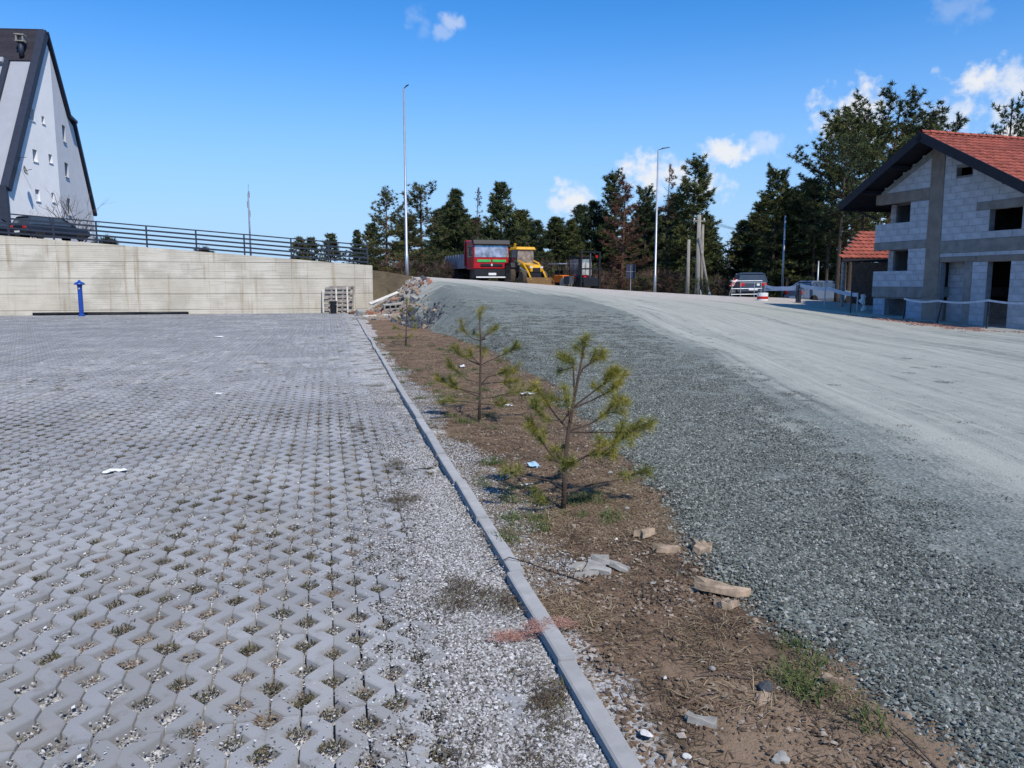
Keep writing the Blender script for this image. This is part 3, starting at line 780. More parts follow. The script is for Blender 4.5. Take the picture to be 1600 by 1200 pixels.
from mathutils.geometry import tessellate_polygon
def holed(mb, outer, holes, o, ua, va, na, depth, back=False):
    """flat wall with openings: outline and holes in (u, v); reveals run 'depth' against the normal na"""
    o, ua, va, na = Vector(o), Vector(ua), Vector(va), Vector(na)
    loops = [outer] + [[(a, c), (a, d), (b, d), (b, c)] for a, b, c, d in holes]
    flat = [q for l in loops for q in l]
    P = lambda q, d=0: o + ua*q[0] + va*q[1] - na*d
    idx = [mb.pt(P(q)) for q in flat]
    for tri in tessellate_polygon([[Vector((q[0], q[1], 0)) for q in l] for l in loops]):
        a, b, c = (Vector((*flat[k], 0)) for k in tri); s = (b-a).cross(c-a).z
        s *= 1 if ua.cross(va).dot(na) > 0 else -1
        mb.face([idx[k] for k in (tri if s > 0 else tri[::-1])])
    for li, l in enumerate(loops):
        n = len(l)
        for k in range(n):
            a, b = l[k], l[(k+1) % n]
            mb.poly([P(a), P(a, depth), P(b, depth), P(b)] if li else [P(a), P(b), P(b, depth), P(a, depth)])
    return mb

# ---- retaining wall
rw = empty('retaining_wall', (0, WALL_Y, 0)); props(rw, 'long pale board-marked concrete retaining wall behind the parking', 'wall')
MB().prism([(-38, -.4), (2.54, -.4), (2.54, float(wall_top(2.54))-.01), (-38, float(wall_top(-38))-.01)], .04, .34, 'y').build('core', M['wall'], rw)
ex = [2.55, 1.55, -1.0, -1.83, -5.3, -6.1, -9.55, -10.15, -13.4, -16.8, -20.5, -24, -28, -32, -37]
ez = [-.1, .24, 1.08, 1.89, 2.75, 3.55, 4.3, 5.2, 6]
rg = np.random.default_rng(12)
for x1, x0 in zip(ex[:-1], ex[1:]):
    for z0, z1 in zip(ez[:-1], ez[1:]):
        t0, t1 = float(wall_top(x0)), float(wall_top(x1))
        if z0 > t0 - .05: continue
        g_ = .010; pr = [(x0+g_, z0+g_), (x1-g_, z0+g_)]
        a, b = min(z1-g_, t1), min(z1-g_, t0)
        if a > z0 + .03: pr += [(x1-g_, a)]
        else:
            xx = x0 + (t0 - z0 - .03)/(t0 - t1)*(x1-x0); pr[1] = (min(xx, x1-g_), z0+g_)
        if b < z1 - g_ - 1e-6 or a >= z1-g_-1e-6 or True:
            if a >= z1-g_-1e-6: pr += [(x0+g_, z1-g_)]
            else:
                if b >= z1-g_-1e-6:
                    xx = x0 + (t0 - (z1-g_))/(t0-t1)*(x1-x0); pr += [(xx, z1-g_)]
                pr += [(x0+g_, b)]
        y0 = rg.normal(0, .004)
        MB().prism(pr, y0, .04, 'y').build('concrete_panel', M['wall'], rw)

# ---- fence on the wall
fe = empty('metal_fence', (0, WALL_Y+.16, 0)); props(fe, 'dark navy metal fence with five horizontal rails on top of the wall', 'fence')
fx = [2.3, .16, -1.82, -4.25, -6.68, -9.11, -11.5, -13.5, -15.55, -18, -20.4, -22.8, -25.2]
for x in fx:
    z = float(wall_top(x)); MB().cbox(x, 0, z+.56, .08, .05, 1.16).build('post', M['dark_steel'], fe, bevel=.004)
for a, b in zip(fx[:-1], fx[1:]):
    za, zb = float(wall_top(a)), float(wall_top(b))
    for k in range(5):
        h = .17 + k*.235; w = .045 if k < 4 else .032
        MB().hexa([(b+.04, -.02, zb+h-w), (a-.04, -.02, za+h-w), (a-.04, .02, za+h-w), (b+.04, .02, zb+h-w),
                   (b+.04, -.02, zb+h+w), (a-.04, -.02, za+h+w), (a-.04, .02, za+h+w), (b+.04, .02, zb+h+w)]).build('rail', M['dark_steel'], fe)

# ---- white apartment building
ab = empty('apartment_building', (-18.8, 63.8, 0)); props(ab, 'tall white apartment building with steep dark roof edge and small windows', 'building')
t1 = Vector((math.sin(R(10)), math.cos(R(10)), 0)); n1 = Vector((t1.y, -t1.x, 0))
t2 = Vector((math.sin(R(-3)), math.cos(R(-3)), 0)); n2 = Vector((t2.y, -t2.x, 0)); ZU = Vector((0, 0, 1))
w1 = [(-3.3, -2.7, 12.72, 13.5), (-1.75, -1.37, 12.8, 13.3), (-3.25, -2.68, 9.98, 10.8), (-1.2, -.72, 10.2, 10.8), (-3.3, -2.75, 7.3, 8.1), (-1.2, -.85, 7.45, 8.1)]
w2 = [(1.95, 2.85, 12.25, 13.45), (1.9, 2.9, 9.65, 10.7), (1.85, 2.75, 6.8, 8.05)]
out1 = [(-6.75, 4), (0, 4), (0, 18.05), (-.61, 19.1), (-6.68, 7.75)]
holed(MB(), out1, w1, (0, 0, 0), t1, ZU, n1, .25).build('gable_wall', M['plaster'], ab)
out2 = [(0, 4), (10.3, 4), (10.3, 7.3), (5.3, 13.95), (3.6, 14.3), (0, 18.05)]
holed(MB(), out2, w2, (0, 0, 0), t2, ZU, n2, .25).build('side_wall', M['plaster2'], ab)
for ws, t_, n_ in ((w1, t1, n1), (w2, t2, n2)):
    for a, b, c, d in ws:
        P_ = lambda u, v, k: t_*u + ZU*v + n_*k
        fr = MB(); e = .05
        for (u0, u1, v0, v1) in ((a, b, c, c+e), (a, b, d-e, d), (a, a+e, c+e, d-e), (b-e, b, c+e, d-e)):
            fr.hexa([P_(u0, v0, -.22), P_(u1, v0, -.22), P_(u1, v0, -.27), P_(u0, v0, -.27), P_(u0, v1, -.22), P_(u1, v1, -.22), P_(u1, v1, -.27), P_(u0, v1, -.27)])
        wi = fr.build('window', M['white'] if t_ is t1 else M['anthracite'], ab)
        MB().hexa([P_(a, c, -.25), P_(b, c, -.25), P_(b, c, -.26), P_(a, c, -.26), P_(a, d, -.25), P_(b, d, -.25), P_(b, d, -.26), P_(a, d, -.26)]).build('pane', M['glass'], wi)
        MB().hexa([P_(a-.05, c-.05, .05), P_(b+.05, c-.05, .05), P_(b+.05, c-.05, -.2), P_(a-.05, c-.05, -.2), P_(a-.05, c-.003, .05), P_(b+.05, c-.003, .05), P_(b+.05, c-.003, -.2), P_(a-.05, c-.003, -.2)]).build('sill', M['white'], wi)
# steep slope towards the parking: local frame along the slope
apx = t1*-.61 + ZU*19.25; foot = t1*-6.72 + ZU*7.8; ux = Vector((-.986, .168, 0)); sl_ = (foot - apx); SLN = sl_.length; sv = sl_/SLN
ns = ux.cross(sv).normalized()
if ns.y > 0: ns = -ns
def slab(name, u0, u1, v0, v1, k0, k1, m, parent=ab):
    Q = lambda u, v, k: apx + ux*u + sv*v + ns*k
    return MB().hexa([Q(u0, v0, k0), Q(u1, v0, k0), Q(u1, v1, k0), Q(u0, v1, k0), Q(u0, v0, k1), Q(u1, v0, k1), Q(u1, v1, k1), Q(u0, v1, k1)]).build(name, m, parent)
slab('slope_wall', .02, 12, 2.6, SLN, -.3, 0, M['plaster_grey'])
ro_ = slab('roof', .3, 12, 0, 2.62, -.3, .06, M['tile_dark'])
for r_ in range(8):
    slab('tile_row', .3, 12, r_*.33, r_*.33+.34, .06, .10+.0*r_, M['tile_dark'], ro_)
slab('barge_board', -.22, .30, -.05, SLN+.1, -.3, .16, M['anthracite'])
slab('pilaster', 1.72, 2.05, 2.65, SLN+.1, 0.004, .20, M['anthracite'])
slab('parapet', 2.05, 12, 2.62, 3.0, 0.004, .35, M['plaster_grey'])
for v0 in (3.7, 6.9, 9.9):
    wi = slab('window', 2.4, 4.6, v0, v0+2.2, .004, .06, M['anthracite'])
    slab('pane', 2.5, 4.5, v0+.1, v0+2.1, .06, .075, M['sky_glass'], wi)
    bl = slab('balcony', 2.1, 12, v0+2.3, v0+2.5, .004, .9, M['anthracite']); slab('rail', 2.1, 12, v0+1.2, v0+1.25, .85, .9, M['anthracite'], bl)
# far roof edge and back slope
k0 = t2*3.6 + ZU*14.3; k1 = t2*5.6 + ZU*14.2; k2 = t2*10.5 + ZU*7.4; bk = Vector((-12, 2, 0))
def edge(name, a, b, w, h, m):
    d = (b-a).normalized(); up = d.cross(n2).normalized(); up = up if up.z > 0 else -up
    o0, o1 = -n2*.3, n2*w
    return MB().hexa([a+o0, a+o1, b+o1, b+o0, a+o0+up*h, a+o1+up*h, b+o1+up*h, b+o0+up*h]).build(name, m, ab)
edge('barge_board', apx + ZU*-.05, k0, .3, .22, M['anthracite'])
edge('barge_board', k0, k1, .3, .2, M['anthracite'])
edge('barge_board', k1 + t2*-.35, k2, .22, .28, M['anthracite'])
MB().hexa([apx, k0, k0+bk, apx+bk, apx+ZU*.2, k0+ZU*.2, k0+bk+ZU*.2, apx+bk+ZU*.2]).build('roof', M['tile_dark'], ab)
MB().hexa([k1, k2, k2+bk, k1+bk, k1+ZU*.2, k2+ZU*.2, k2+bk+ZU*.2, k1+bk+ZU*.2]).build('roof', M['tile_dark'], ab)
MB().hexa([foot + ux*.1 + ZU*-4, foot + ux*12 + ZU*-4, foot + ux*12 + ZU*-4 + t1*5, foot + ux*.1 + ZU*-4 + t1*5, foot + ux*.1, foot + ux*12, foot + ux*12 + t1*5, foot + ux*.1 + t1*5]).build('ground_floor', M['plaster'], ab)
MB().cbox(0, 0, 0, .5, .35, 4.2).build('corner_column', M['anthracite'], ab, loc=foot + ZU*-2 + ux*.15 + Vector((0, -.2, 0)))
cq = apx + ux*.95 + sv*2.2 + ns*.25
ch_ = MB().tube([cq + ZU*-.2, cq + ZU*.75], .17, 12).build('flue', M['anthracite'], ab, smooth=True)
MB().box(-.28, .28, -.28, .28, 0, .06).box(-.25, -.16, -.25, .25, .06, .42).box(.16, .25, -.25, .25, .06, .42).box(-.3, .3, -.3, .3, .42, .5).build('flue_cap', M['stone_grey'], ch_, loc=cq + ZU*.75)
dish = MB().lathe([(.02, 0), (.2, .04), (.32, .12), (.325, .135), (.19, .06), (.02, .03)], 16).build('satellite_dish', M['stone_grey'], ab, loc=t1*-5.55 + ZU*9.0 + n1*.55, rot=(R(75), 0, R(95)))
MB().tube([(0, 0, 0), (0, 0, .5)], .02, 5).build('dish_arm', M['anthracite'], dish)
MB().tube([t1*-5.4 + ZU*9.9 + n1*.02, t1*-5.4 + ZU*9.9 + n1*.7], .02, 5).tube([t1*-5.4 + ZU*9.9 + n1*.35, t1*-5.1 + ZU*9.6 + n1*.02], .015, 5).build('wall_bracket', M['anthracite'], ab)

# ---- unfinished house of aerated blocks
HO = Vector((22.7, 24.8, 0))
ho = empty('unfinished_house', HO, R(3.3)); props(ho, 'unfinished house of bare white blocks with red tiled roof and dark eaves', 'house')
RID, RZ, SLP, EL, ER = .45, 7.2, .535, 4.62, -6.0
def roofz(y): return RZ - SLP*abs(y - RID)
def wallz(y): return roofz(y) - .32
bcache = {}
rg = np.random.default_rng(8)
nblk = 0
def block(y0, y1, z0, z1, x=0, m='block'):
    global nblk
    w, h = round(y1-y0, 2), round(z1-z0, 2)
    if w < .06 or h < .05: return
    k = (w, h, m)
    if k not in bcache: bcache[k] = MB().box(0, .1, .004, w-.004, .004, h-.004).mesh('block', M[m], bevel=.006)
    link('block', bcache[k], ho, (x + rg.normal(0, .0035), y0, z0)); nblk += 1
def blocks(y0, y1, z0, z1, x=0, m='block', holes=(), top=None, L=.6, H=.25):
    n = 0; z = z0
    while z < z1 - .05:
        h = min(H, z1 - z)
        spans = [(y0, y1)]
        if top:           # gable: limit to where the wall is under the roof at this course's mid height
            zz = z + h*.6; d = (RZ - .32 - zz)/SLP
            spans = [(max(y0, RID-d), min(y1, RID+d))]
        for (a, b, c, dd) in holes:
            if c < z + h*.5 < dd:
                new = []
                for s0, s1 in spans:
                    if b <= s0 or a >= s1: new.append((s0, s1)); continue
                    if a > s0: new.append((s0, a))
                    if b < s1: new.append((b, s1))
                spans = new
        for s0, s1 in spans:
            y = s0; off = (n % 2)*.5*L + rg.uniform(-.05, .05)
            edges = [s0] + [e for e in np.arange(y0 + off - L, y1 + L, L) if s0 + .07 < e < s1 - .07] + [s1]
            for e0, e1 in zip(edges[:-1], edges[1:]): block(e0, e1, z, z+h, x, m)
        z += H; n += 1
YR = -4.6
# mortar faces behind the blocks, with openings
UA, VA, NA = (0, 1, 0), (0, 0, 1), (-1, 0, 0)
holed(MB(), [(YR, -.3), (.2, -.3), (.2, wallz(.2)), (YR, wallz(YR))], [(-3.14, -1.88, 3.4, 4.2), (-1.05, -.33, 5.52, 5.84), (-1.0, .08, -.25, 2.41), (-2.86, -1.95, -.25, 2.38)], (.012, 0, 0), UA, VA, NA, .24).build('wall', M['mortar'], ho)
holed(MB(), [(.8, 4.85), (3.5, 4.85), (3.5, wallz(3.5)), (.8, wallz(.8))], [], (.012, 0, 0), UA, VA, NA, .22).build('wall', M['mortar'], ho)
for (y0, y1, z0, z1) in ((.8, 3.55, 3.3, 4.03), (.8, 1.75, 4.03, 4.85), (.8, 3.52, 1.48, 2.11), (.8, 1.72, 2.11, 2.98)):
    MB().box(.012, .2, y0, y1, z0, z1).build('wall', M['mortar'], ho)
holed(MB(), [(.7, -.3), (3.48, -.3), (3.48, 1.05), (.7, 1.05)], [(1.66, 2.83, -.2, 1.0)], (.03, 0, 0), UA, VA, NA, .24).build('wall', M['mortar'], ho)
# blocks
blocks(YR, .2, 3.2, 7.2, holes=[(-3.14, -1.88, 3.4, 4.2), (-3.35, -1.33, 4.2, 4.5), (-1.05, -.33, 5.5, 5.86)], top=True)
blocks(.82, 3.5, 5.27, 7.2, top=True)
blocks(.82, 3.58, 3.3, 4.05); blocks(.82, 1.75, 4.05, 4.85, L=.5)
blocks(.82, 3.55, 1.48, 2.12); blocks(.82, 1.72, 2.12, 2.98, L=.5)
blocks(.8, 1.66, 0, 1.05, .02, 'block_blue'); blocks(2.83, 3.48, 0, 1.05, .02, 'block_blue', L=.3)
blocks(YR, .2, 2.6, 2.74); blocks(-1.95, -1.33, 0, 2.38, L=.62); blocks(YR, -2.86, 0, 2.38)
blocks(-1.2, .3, -.05, 2.5, .62, 'block'); blocks(3.44, 3.74, 3.3, 4.9, .9, L=.3); blocks(3.44, 3.74, 1.48, 2.98, .9, L=.3)
blocks(.9, 2.62, 3.3, 4.85, .9); blocks(.9, 2.62, 1.48, 2.98, .9); blocks(-3.2, -1.6, 0, 2.5, 2.2); blocks(2.2, 2.6, 0, 1.0, .9, L=.4)
# concrete frame
MB().hexa([(-.03, .10, -.3), (-.03, .82, -.3), (.24, .82, -.3), (.24, .10, -.3), (-.03, .21, 6.75), (-.03, .81, 6.85), (.24, .81, 6.85), (.24, .21, 6.75)]).build('column', M['concrete_warm'], ho)
def cb(name, y0, y1, z0, z1, x0=-.025, x1=.26, m='concrete'): return MB().box(x0, x1, y0, y1, z0, z1).build(name, M[m], ho, bevel=.008)
cb('beam', YR, .19, 2.745, 3.195); cb('beam', .83, 3.57, 2.98, 3.295); cb('beam', .83, 3.6, 4.855, 5.265, m='concrete_warm')
cb('beam', .83, 3.53, 1.055, 1.475); cb('lintel', -1.45, .1, 2.415, 2.595, -.02, m='concrete_warm'); cb('lintel', YR, -1.5, 2.385, 2.595, -.015, m='concrete_warm')
cb('lintel', -3.36, -1.32, 4.205, 4.495, -.02); cb('column', -1.33, -1.0, -.2, 2.41, -.012)
# gable coping under the rafters, left side
MB().hexa([(-.02, .84, roofz(.84)-.62), (-.02, 3.5, roofz(3.5)-.5), (.2, 3.5, roofz(3.5)-.5), (.2, .84, roofz(.84)-.62), (-.02, .84, roofz(.84)-.33), (-.02, 3.5, roofz(3.5)-.33), (.2, 3.5, roofz(3.5)-.33), (.2, .84, roofz(.84)-.33)]).build('ring_beam', M['concrete'], ho)
# floors, inner and outer walls
for z0, z1 in ((1.1, 1.47), (3.0, 3.28)): MB().box(.265, 9, .2, 3.5, z0, z1).build('floor_slab', M['concrete'], ho)
MB().box(.265, 9, YR, .2, 2.76, 3.18).build('floor_slab', M['concrete'], ho); MB().box(.265, 9, YR, 3.5, -.35, -.1).build('floor_slab', M['concrete'], ho)
holed(MB(), [(.82, -.1), (3.76, -.1), (3.76, 5.2), (.82, 5.2)], [(2.62, 3.44, 3.4, 4.85), (2.62, 3.44, 1.55, 2.97), (1.7, 2.8, 0, 1)], (1.01, 0, 0), UA, VA, NA, .15).build('inner_wall', M['mortar'], ho)
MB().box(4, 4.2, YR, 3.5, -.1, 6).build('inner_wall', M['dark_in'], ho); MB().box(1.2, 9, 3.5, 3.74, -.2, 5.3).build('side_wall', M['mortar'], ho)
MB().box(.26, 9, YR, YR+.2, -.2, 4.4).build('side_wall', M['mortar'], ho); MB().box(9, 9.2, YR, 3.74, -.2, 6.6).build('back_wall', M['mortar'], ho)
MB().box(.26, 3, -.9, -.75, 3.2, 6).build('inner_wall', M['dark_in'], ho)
# roof
th = math.atan(SLP)
def slope(name, ya, yb, x0, x1, k0, k1, m):
    n = Vector((0, math.sin(th)*(1 if ya > RID or yb > RID else -1), math.cos(th)))
    P = lambda x, y, k: Vector((x, y, roofz(y))) + n*k
    return MB().hexa([P(x0, ya, k0), P(x1, ya, k0), P(x1, yb, k0), P(x0, yb, k0), P(x0, ya, k1), P(x1, ya, k1), P(x1, yb, k1), P(x0, yb, k1)]).build(name, m, ho)
deck = slope('roof', ER, RID, -1, 9.8, -.16, -.05, M['barge']); deck2 = slope('roof', RID, EL, -1, 9.8, -.16, -.05, M['barge'])
slope('barge_board', ER, RID, -1.05, -1.005, -.30, .02, M['barge']); slope('barge_board', RID, EL, -1.05, -1.005, -.30, .02, M['barge'])
for y in (-3.2, -.9, 1.9, 3.4):
    MB().box(-.98, .3, y-.07, y+.07, roofz(y)-.36, roofz(y)-.2).build('purlin', M['barge'], ho)
MB().box(-1, 9.8, EL-.02, EL+.02, roofz(EL)-.28, roofz(EL)-.02).build('fascia', M['barge'], ho)
MB().tube([(-1, EL+.09, roofz(EL)-.1), (9.8, EL+.09, roofz(EL)-.1)], .06, 8).tube([(-.2, EL+.09, roofz(EL)-.15), (-.1, EL-.5, roofz(EL)-.45), (.3, 3.85, 4.3)], .04, 6).build('gutter', M['barge'], ho)
TW, TC = .30, .335
prof = [(0, .012), (.05, .004), (.10, .006), (.16, .03), (.22, .038), (.27, .026), (.305, .012)]
tm = MB()
for (u0, h0), (u1, h1) in zip(prof[:-1], prof[1:]):
    tm.poly([(u0, 0, h0+.045), (u1, 0, h1+.045), (u1, .38, h1), (u0, .38, h0)])
    tm.poly([(u0, 0, h0+.005), (u1, 0, h1+.005), (u1, 0, h1+.045), (u0, 0, h0+.045)])
tile_me = tm.mesh('roof_tile', M['tile'])
nrow = int((RID-ER)/math.cos(th)/TC); far_v, far_f, far_r = [], [], []; nv = 0; ntile = 0
tv = np.array([v.co for v in tile_me.vertices]); tf = np.array([p.vertices[:] for p in tile_me.polygons])
for r_ in range(nrow):
    for c_ in range(36):
        x = -1.02 + c_*TW; d = (nrow - r_)*TC - .05; y = RID - d*math.cos(th); z = roofz(y) - .04
        a = th + rg.normal(0, .006); dz = rg.normal(0, .003)
        if r_ >= nrow - 15 and c_ < 19: link('roof_tile', tile_me, deck, (x, y, z+dz), (a, 0, rg.normal(0, .004))); ntile += 1
        else:
            v = tv.copy(); yy = v[:, 1]*math.cos(a) - v[:, 2]*math.sin(a); zz = v[:, 1]*math.sin(a) + v[:, 2]*math.cos(a)
            far_v.append(np.c_[v[:, 0] + x, yy + y, zz + z + dz]); far_f.append(tf + nv); nv += len(v); far_r.append(np.full(len(v), rg.random()))
for r_ in range(13):
    for c_ in range(36):
        x = -1.02 + c_*TW; d = (13 - r_)*TC - .05; y = RID + d*math.cos(th); z = roofz(y) - .04
        v = tv.copy(); yy = -(v[:, 1]*math.cos(th) - v[:, 2]*math.sin(th)); zz = v[:, 1]*math.sin(th) + v[:, 2]*math.cos(th)
        far_v.append(np.c_[v[:, 0] + x, yy + y, zz + z]); far_f.append(tf[:, ::-1] + nv); nv += len(v); far_r.append(np.full(len(v), rg.random()))
o = link('roof_tiles', np_mesh('roof_tiles', np.concatenate(far_v), np.concatenate(far_f), M['tile'], {'rnd': ('FLOAT', np.concatenate(far_r))}), deck); o['kind'] = 'stuff'
rc = MB()
for a in range(6):
    p, q = math.pi*a/6, math.pi*(a+1)/6
    rc.poly([(0, .13*math.cos(p), .11*math.sin(p)), (0, .13*math.cos(q), .11*math.sin(q)), (.40, .115*math.cos(q), .095*math.sin(q)), (.40, .115*math.cos(p), .095*math.sin(p))])
rcm = rc.mesh('ridge_tile', M['tile'], True)
for c_ in range(28): link('ridge_tile', rcm, deck, (-1.02 + c_*.385, RID, RZ - .01 + rg.normal(0, .004)), (0, 0, 0))

# ---- low annex with a red hipped roof behind the house
an = empty('outbuilding', at(1355, 460, 37)); an.location.z = .3; props(an, 'low building with a red tiled sloping roof half hidden behind the unfinished house', 'building')
b0 = at(1316, 404, 36) - an.location; zE, zR = b0.z, b0.z + 1.45
MB().box(b0.x+3.6, b0.x+8, b0.y+1.2, b0.y+4, -.5, zE-.1).build('wall', M['bark'], an)
MB().box(b0.x+.35, b0.x+.5, b0.y+.35, b0.y+.5, -.4, zE-.05).build('post', M['wood_grey'], an)
A = Vector((b0.x, b0.y, zE)); B = Vector((b0.x+8, b0.y, zE)); Cq = Vector((b0.x+8, b0.y+2.6, zR)); Dq = Vector((b0.x+3.1, b0.y+2.6, zR)); Eq = Vector((b0.x, b0.y+5.2, zE)); Fq = Vector((b0.x+8, b0.y+5.2, zE))
dz_ = Vector((0, 0, -.12))
rf = MB().hexa([A+dz_, B+dz_, Cq+dz_, Dq+dz_, A, B, Cq, Dq]).build('roof', M['barge'], an)
up = (Vector((0, 2.6, 1.45))).normalized(); nn_ = Vector((0, -1.45, 2.6)).normalized(); ta = math.atan2(1.45, 2.6)
for r_ in range(8):
    y = b0.y + r_*.325; z = zE + r_*.325*1.45/2.6; x0 = b0.x + 3.1*r_/8
    for c_ in range(int(5.2/TW)):
        x = x0 + c_*TW
        if x > b0.x + 5.2: break
        link('roof_tile', tile_me, rf, (x, y, z + .01 + rg.normal(0, .004)), (ta, 0, 0))
MB().box(b0.x-.02, b0.x+8, b0.y-.06, b0.y-.01, zE-.16, zE).build('fascia', M['barge'], an)

# ================================================================== trees
class Cloud:
    """needle blades collected with numpy"""
    def __init__(s): s.V = []; s.R = []
    def clump(s, c, n, l, w, d=None, spread=1.0, rg=None, shade=None, zs=1.):
        """n narrow blades from around c, leaning to direction d"""
        dirs = rg.normal(0, 1, (n, 3))*np.array([1, 1, zs])
        dirs /= np.linalg.norm(dirs, axis=1)[:, None] + 1e-9
        if d is not None: dirs = dirs*spread + np.asarray(d)[None]
        dirs /= np.linalg.norm(dirs, axis=1)[:, None] + 1e-9
        ln = l*rg.uniform(.6, 1.25, n)[:, None]
        sd = np.cross(dirs, rg.normal(0, 1, (n, 3))); sd /= np.linalg.norm(sd, axis=1)[:, None] + 1e-9
        c = np.asarray(c)[None] + rg.normal(0, .12*l, (n, 3))
        a = c + sd*w*.5; b = c - sd*w*.5; t_ = c + dirs*ln
        s.V.append(np.stack([a, b, t_], 1).reshape(-1, 3))
        r = (rg.random() if shade is None else shade)
        s.R.append(np.repeat(np.clip(r + rg.normal(0, .12, n), 0, 1), 3))
    def mesh(s, name, m):
        V = np.concatenate(s.V); return np_mesh(name, V, np.arange(len(V)).reshape(-1, 3), m, {'rnd': ('FLOAT', np.concatenate(s.R))})

def pine_meshes(seed, h, cb, rmax, prof='cone', step=.42, nb=5, needles='needles_dark', bark='bark', dens=1.0, droop=.1, blades=18, bl=.32, bw=.06, gap=.0, bare=False, rt=None):
    rg = np.random.default_rng(seed); tr = MB(); br = MB(); nd = Cloud()
    bend = rg.normal(0, .02*h, 2)
    axis = lambda z: np.array([bend[0]*(z/h)**2, bend[1]*math.sin(z/h*2.2)*.6, z])
    r0 = rt or .013*h + .03
    tr.tube([axis(h*q) for q in np.linspace(0, .98, 9)], [r0*(1.15 - q) if q else r0*1.25 for q in np.linspace(0, .98, 9)], 8)
    z = h*cb
    while z < h*.97:
        t = (z - h*cb)/(h*(1 - cb))
        L = rmax*{'cone': (1.02 - t)**.75*min(1, .65 + 1.6*t), 'round': math.sqrt(max(0, 1 - (1.15*t - .22)**2))*(.9 if t < .85 else .6),
                  'flat': (.55 + .9*t if t < .5 else 1.0 - .75*(t - .5)*2*.85), 'column': .8*(1.05 - t)**.4}[prof]
        for q in range(nb + rg.integers(-1, 2)):
            a = rg.random()*6.283; ln = max(.25, L*rg.uniform(.55, 1.15)); el = (.95*t**1.6 - droop) + rg.normal(0, .12)
            if rg.random() < gap: continue
            p = axis(z + rg.uniform(-.5, .5)*step); pts = [p]; d0 = np.array([math.cos(a), math.sin(a), 0]); ns_ = 5
            for k in range(ns_):
                e = el + (.10*k if k > 1 else -.04); p = p + (d0*math.cos(e) + np.array([0, 0, math.sin(e)]))*ln/ns_ + rg.normal(0, .03*ln/ns_*2, 3); pts.append(p)
            br.tube(pts, [max(.012, r0*.32*(1.05 - t)*(1 - k/(ns_+.3))) for k in range(ns_+1)], 4, False)
            if bare:
                for k in range(3): 
                    s0 = pts[rg.integers(2, 6)]; br.tube([s0, s0 + rg.normal(0, .22, 3)*ln*.5], [.012, .004], 3, False)
                if rg.random() < .6: continue
            k = max(4, int(ln/.165*dens))
            side = np.array([-math.sin(a), math.cos(a), 0]); shade0 = rg.random()*.55
            for c_ in range(k):
                f = .28 + .74*(c_ + rg.random())/k; f = min(f, 1.0)*ns_; i0 = min(int(f), ns_-1); pc = pts[i0] + (pts[i0+1] - pts[i0])*(f - i0)
                off = rg.normal(0, .16 + .13*ln*(1 - abs(f/ns_ - .6)), 1)[0]
                pc = pc + side*off + np.array([0, 0, rg.uniform(-.03, .14)])
                if abs(off) > .15: br.tube([pts[max(0, i0)], pc], [.012, .006], 3, False)
                nd.clump(pc, blades, bl, bw, d0*.45 + np.array([0, 0, .42]), 1., rg, shade=min(1, shade0 + rg.random()*.5), zs=.6)
        z += step*rg.uniform(.75, 1.3)
    top = axis(h*.98)
    for k in range(4): nd.clump(top + np.array([0, 0, -.12*k]), blades, bl, bw, (0, 0, 1.), .8, rg)
    return tr.mesh('trunk', M[bark], True), br.mesh('branches', M[bark]), nd.mesh('crown', M[needles])

KIND = {
 'dense': [pine_meshes(s, 9, .04, 3.3, 'cone', .37, 7, dens=1.2) for s in (1, 2)],
 'sparse': [pine_meshes(s, 8, .16, 2.9, 'round', .50, 5, 'needles_olive', 'bark_red', dens=1.1, gap=.12, bl=.28, bw=.05) for s in (3, 4)],
 'tiered': [pine_meshes(s, 12, .18, 3.4, 'column', .66, 8, dens=1.3, droop=.10) for s in (5, 6)],
 'broad': [pine_meshes(s, 15, .36, 5.6, 'flat', .85, 5, 'needles_dark', 'bark_red', dens=1.25, droop=-.10, bl=.36, bw=.065, gap=.12) for s in (7, 8)],
 'dead': [pine_meshes(s, 9, .12, 2.6, 'column', .40, 6, 'needles_dead', 'bark_red', dens=.9, gap=.1, droop=.05, bl=.30, bw=.05, bare=True) for s in (9,)],
 'snag': [pine_meshes(s, 11, .25, 1.5, 'column', .5, 5, 'needles_dead', 'bark', dens=.4, gap=.1, bl=.22, bw=.03, bare=True, rt=.11) for s in (10, 11)],
 'spruce': [pine_meshes(s, 16, .3, 4.6, 'column', .8, 5, 'needles_dark', 'bark', dens=1.0, gap=.2, droop=-.05, bl=.34, bw=.06) for s in (12,)],
 'young': [pine_meshes(s, 3, .05, 1.4, 'cone', .28, 6, 'needles_olive', 'bark', dens=1.1, bl=.28, bw=.07) for s in (13,)],
 'high': [pine_meshes(s, 13, .48, 3.0, 'round', .75, 5, 'needles_dark', 'bark', dens=1.0, gap=.15) for s in (14,)],
}
KH = dict(dense=9, sparse=8, tiered=12, broad=15, dead=9, snag=11, spruce=16, young=3, high=13)
tn = 0
def tree(kind, px, D, h, label, group=None, name='pine_tree', wide=1.0, base=440, rz=None):
    global tn
    tn += 1; p = at(px, base, D); z = gz(p.x, p.y) - .1
    o = empty(name, (p.x, p.y, z), (tn*2.39996) if rz is None else rz); s = h/KH[kind]; o.scale = (s*wide, s*wide, s)
    ms = KIND[kind][tn % len(KIND[kind])]
    for nm, me in zip(('trunk', 'branches', 'crown'), ms): link(nm, me, o)
    props(o, label, 'tree', group or 'pine trees along the edge of the wood')
    return o
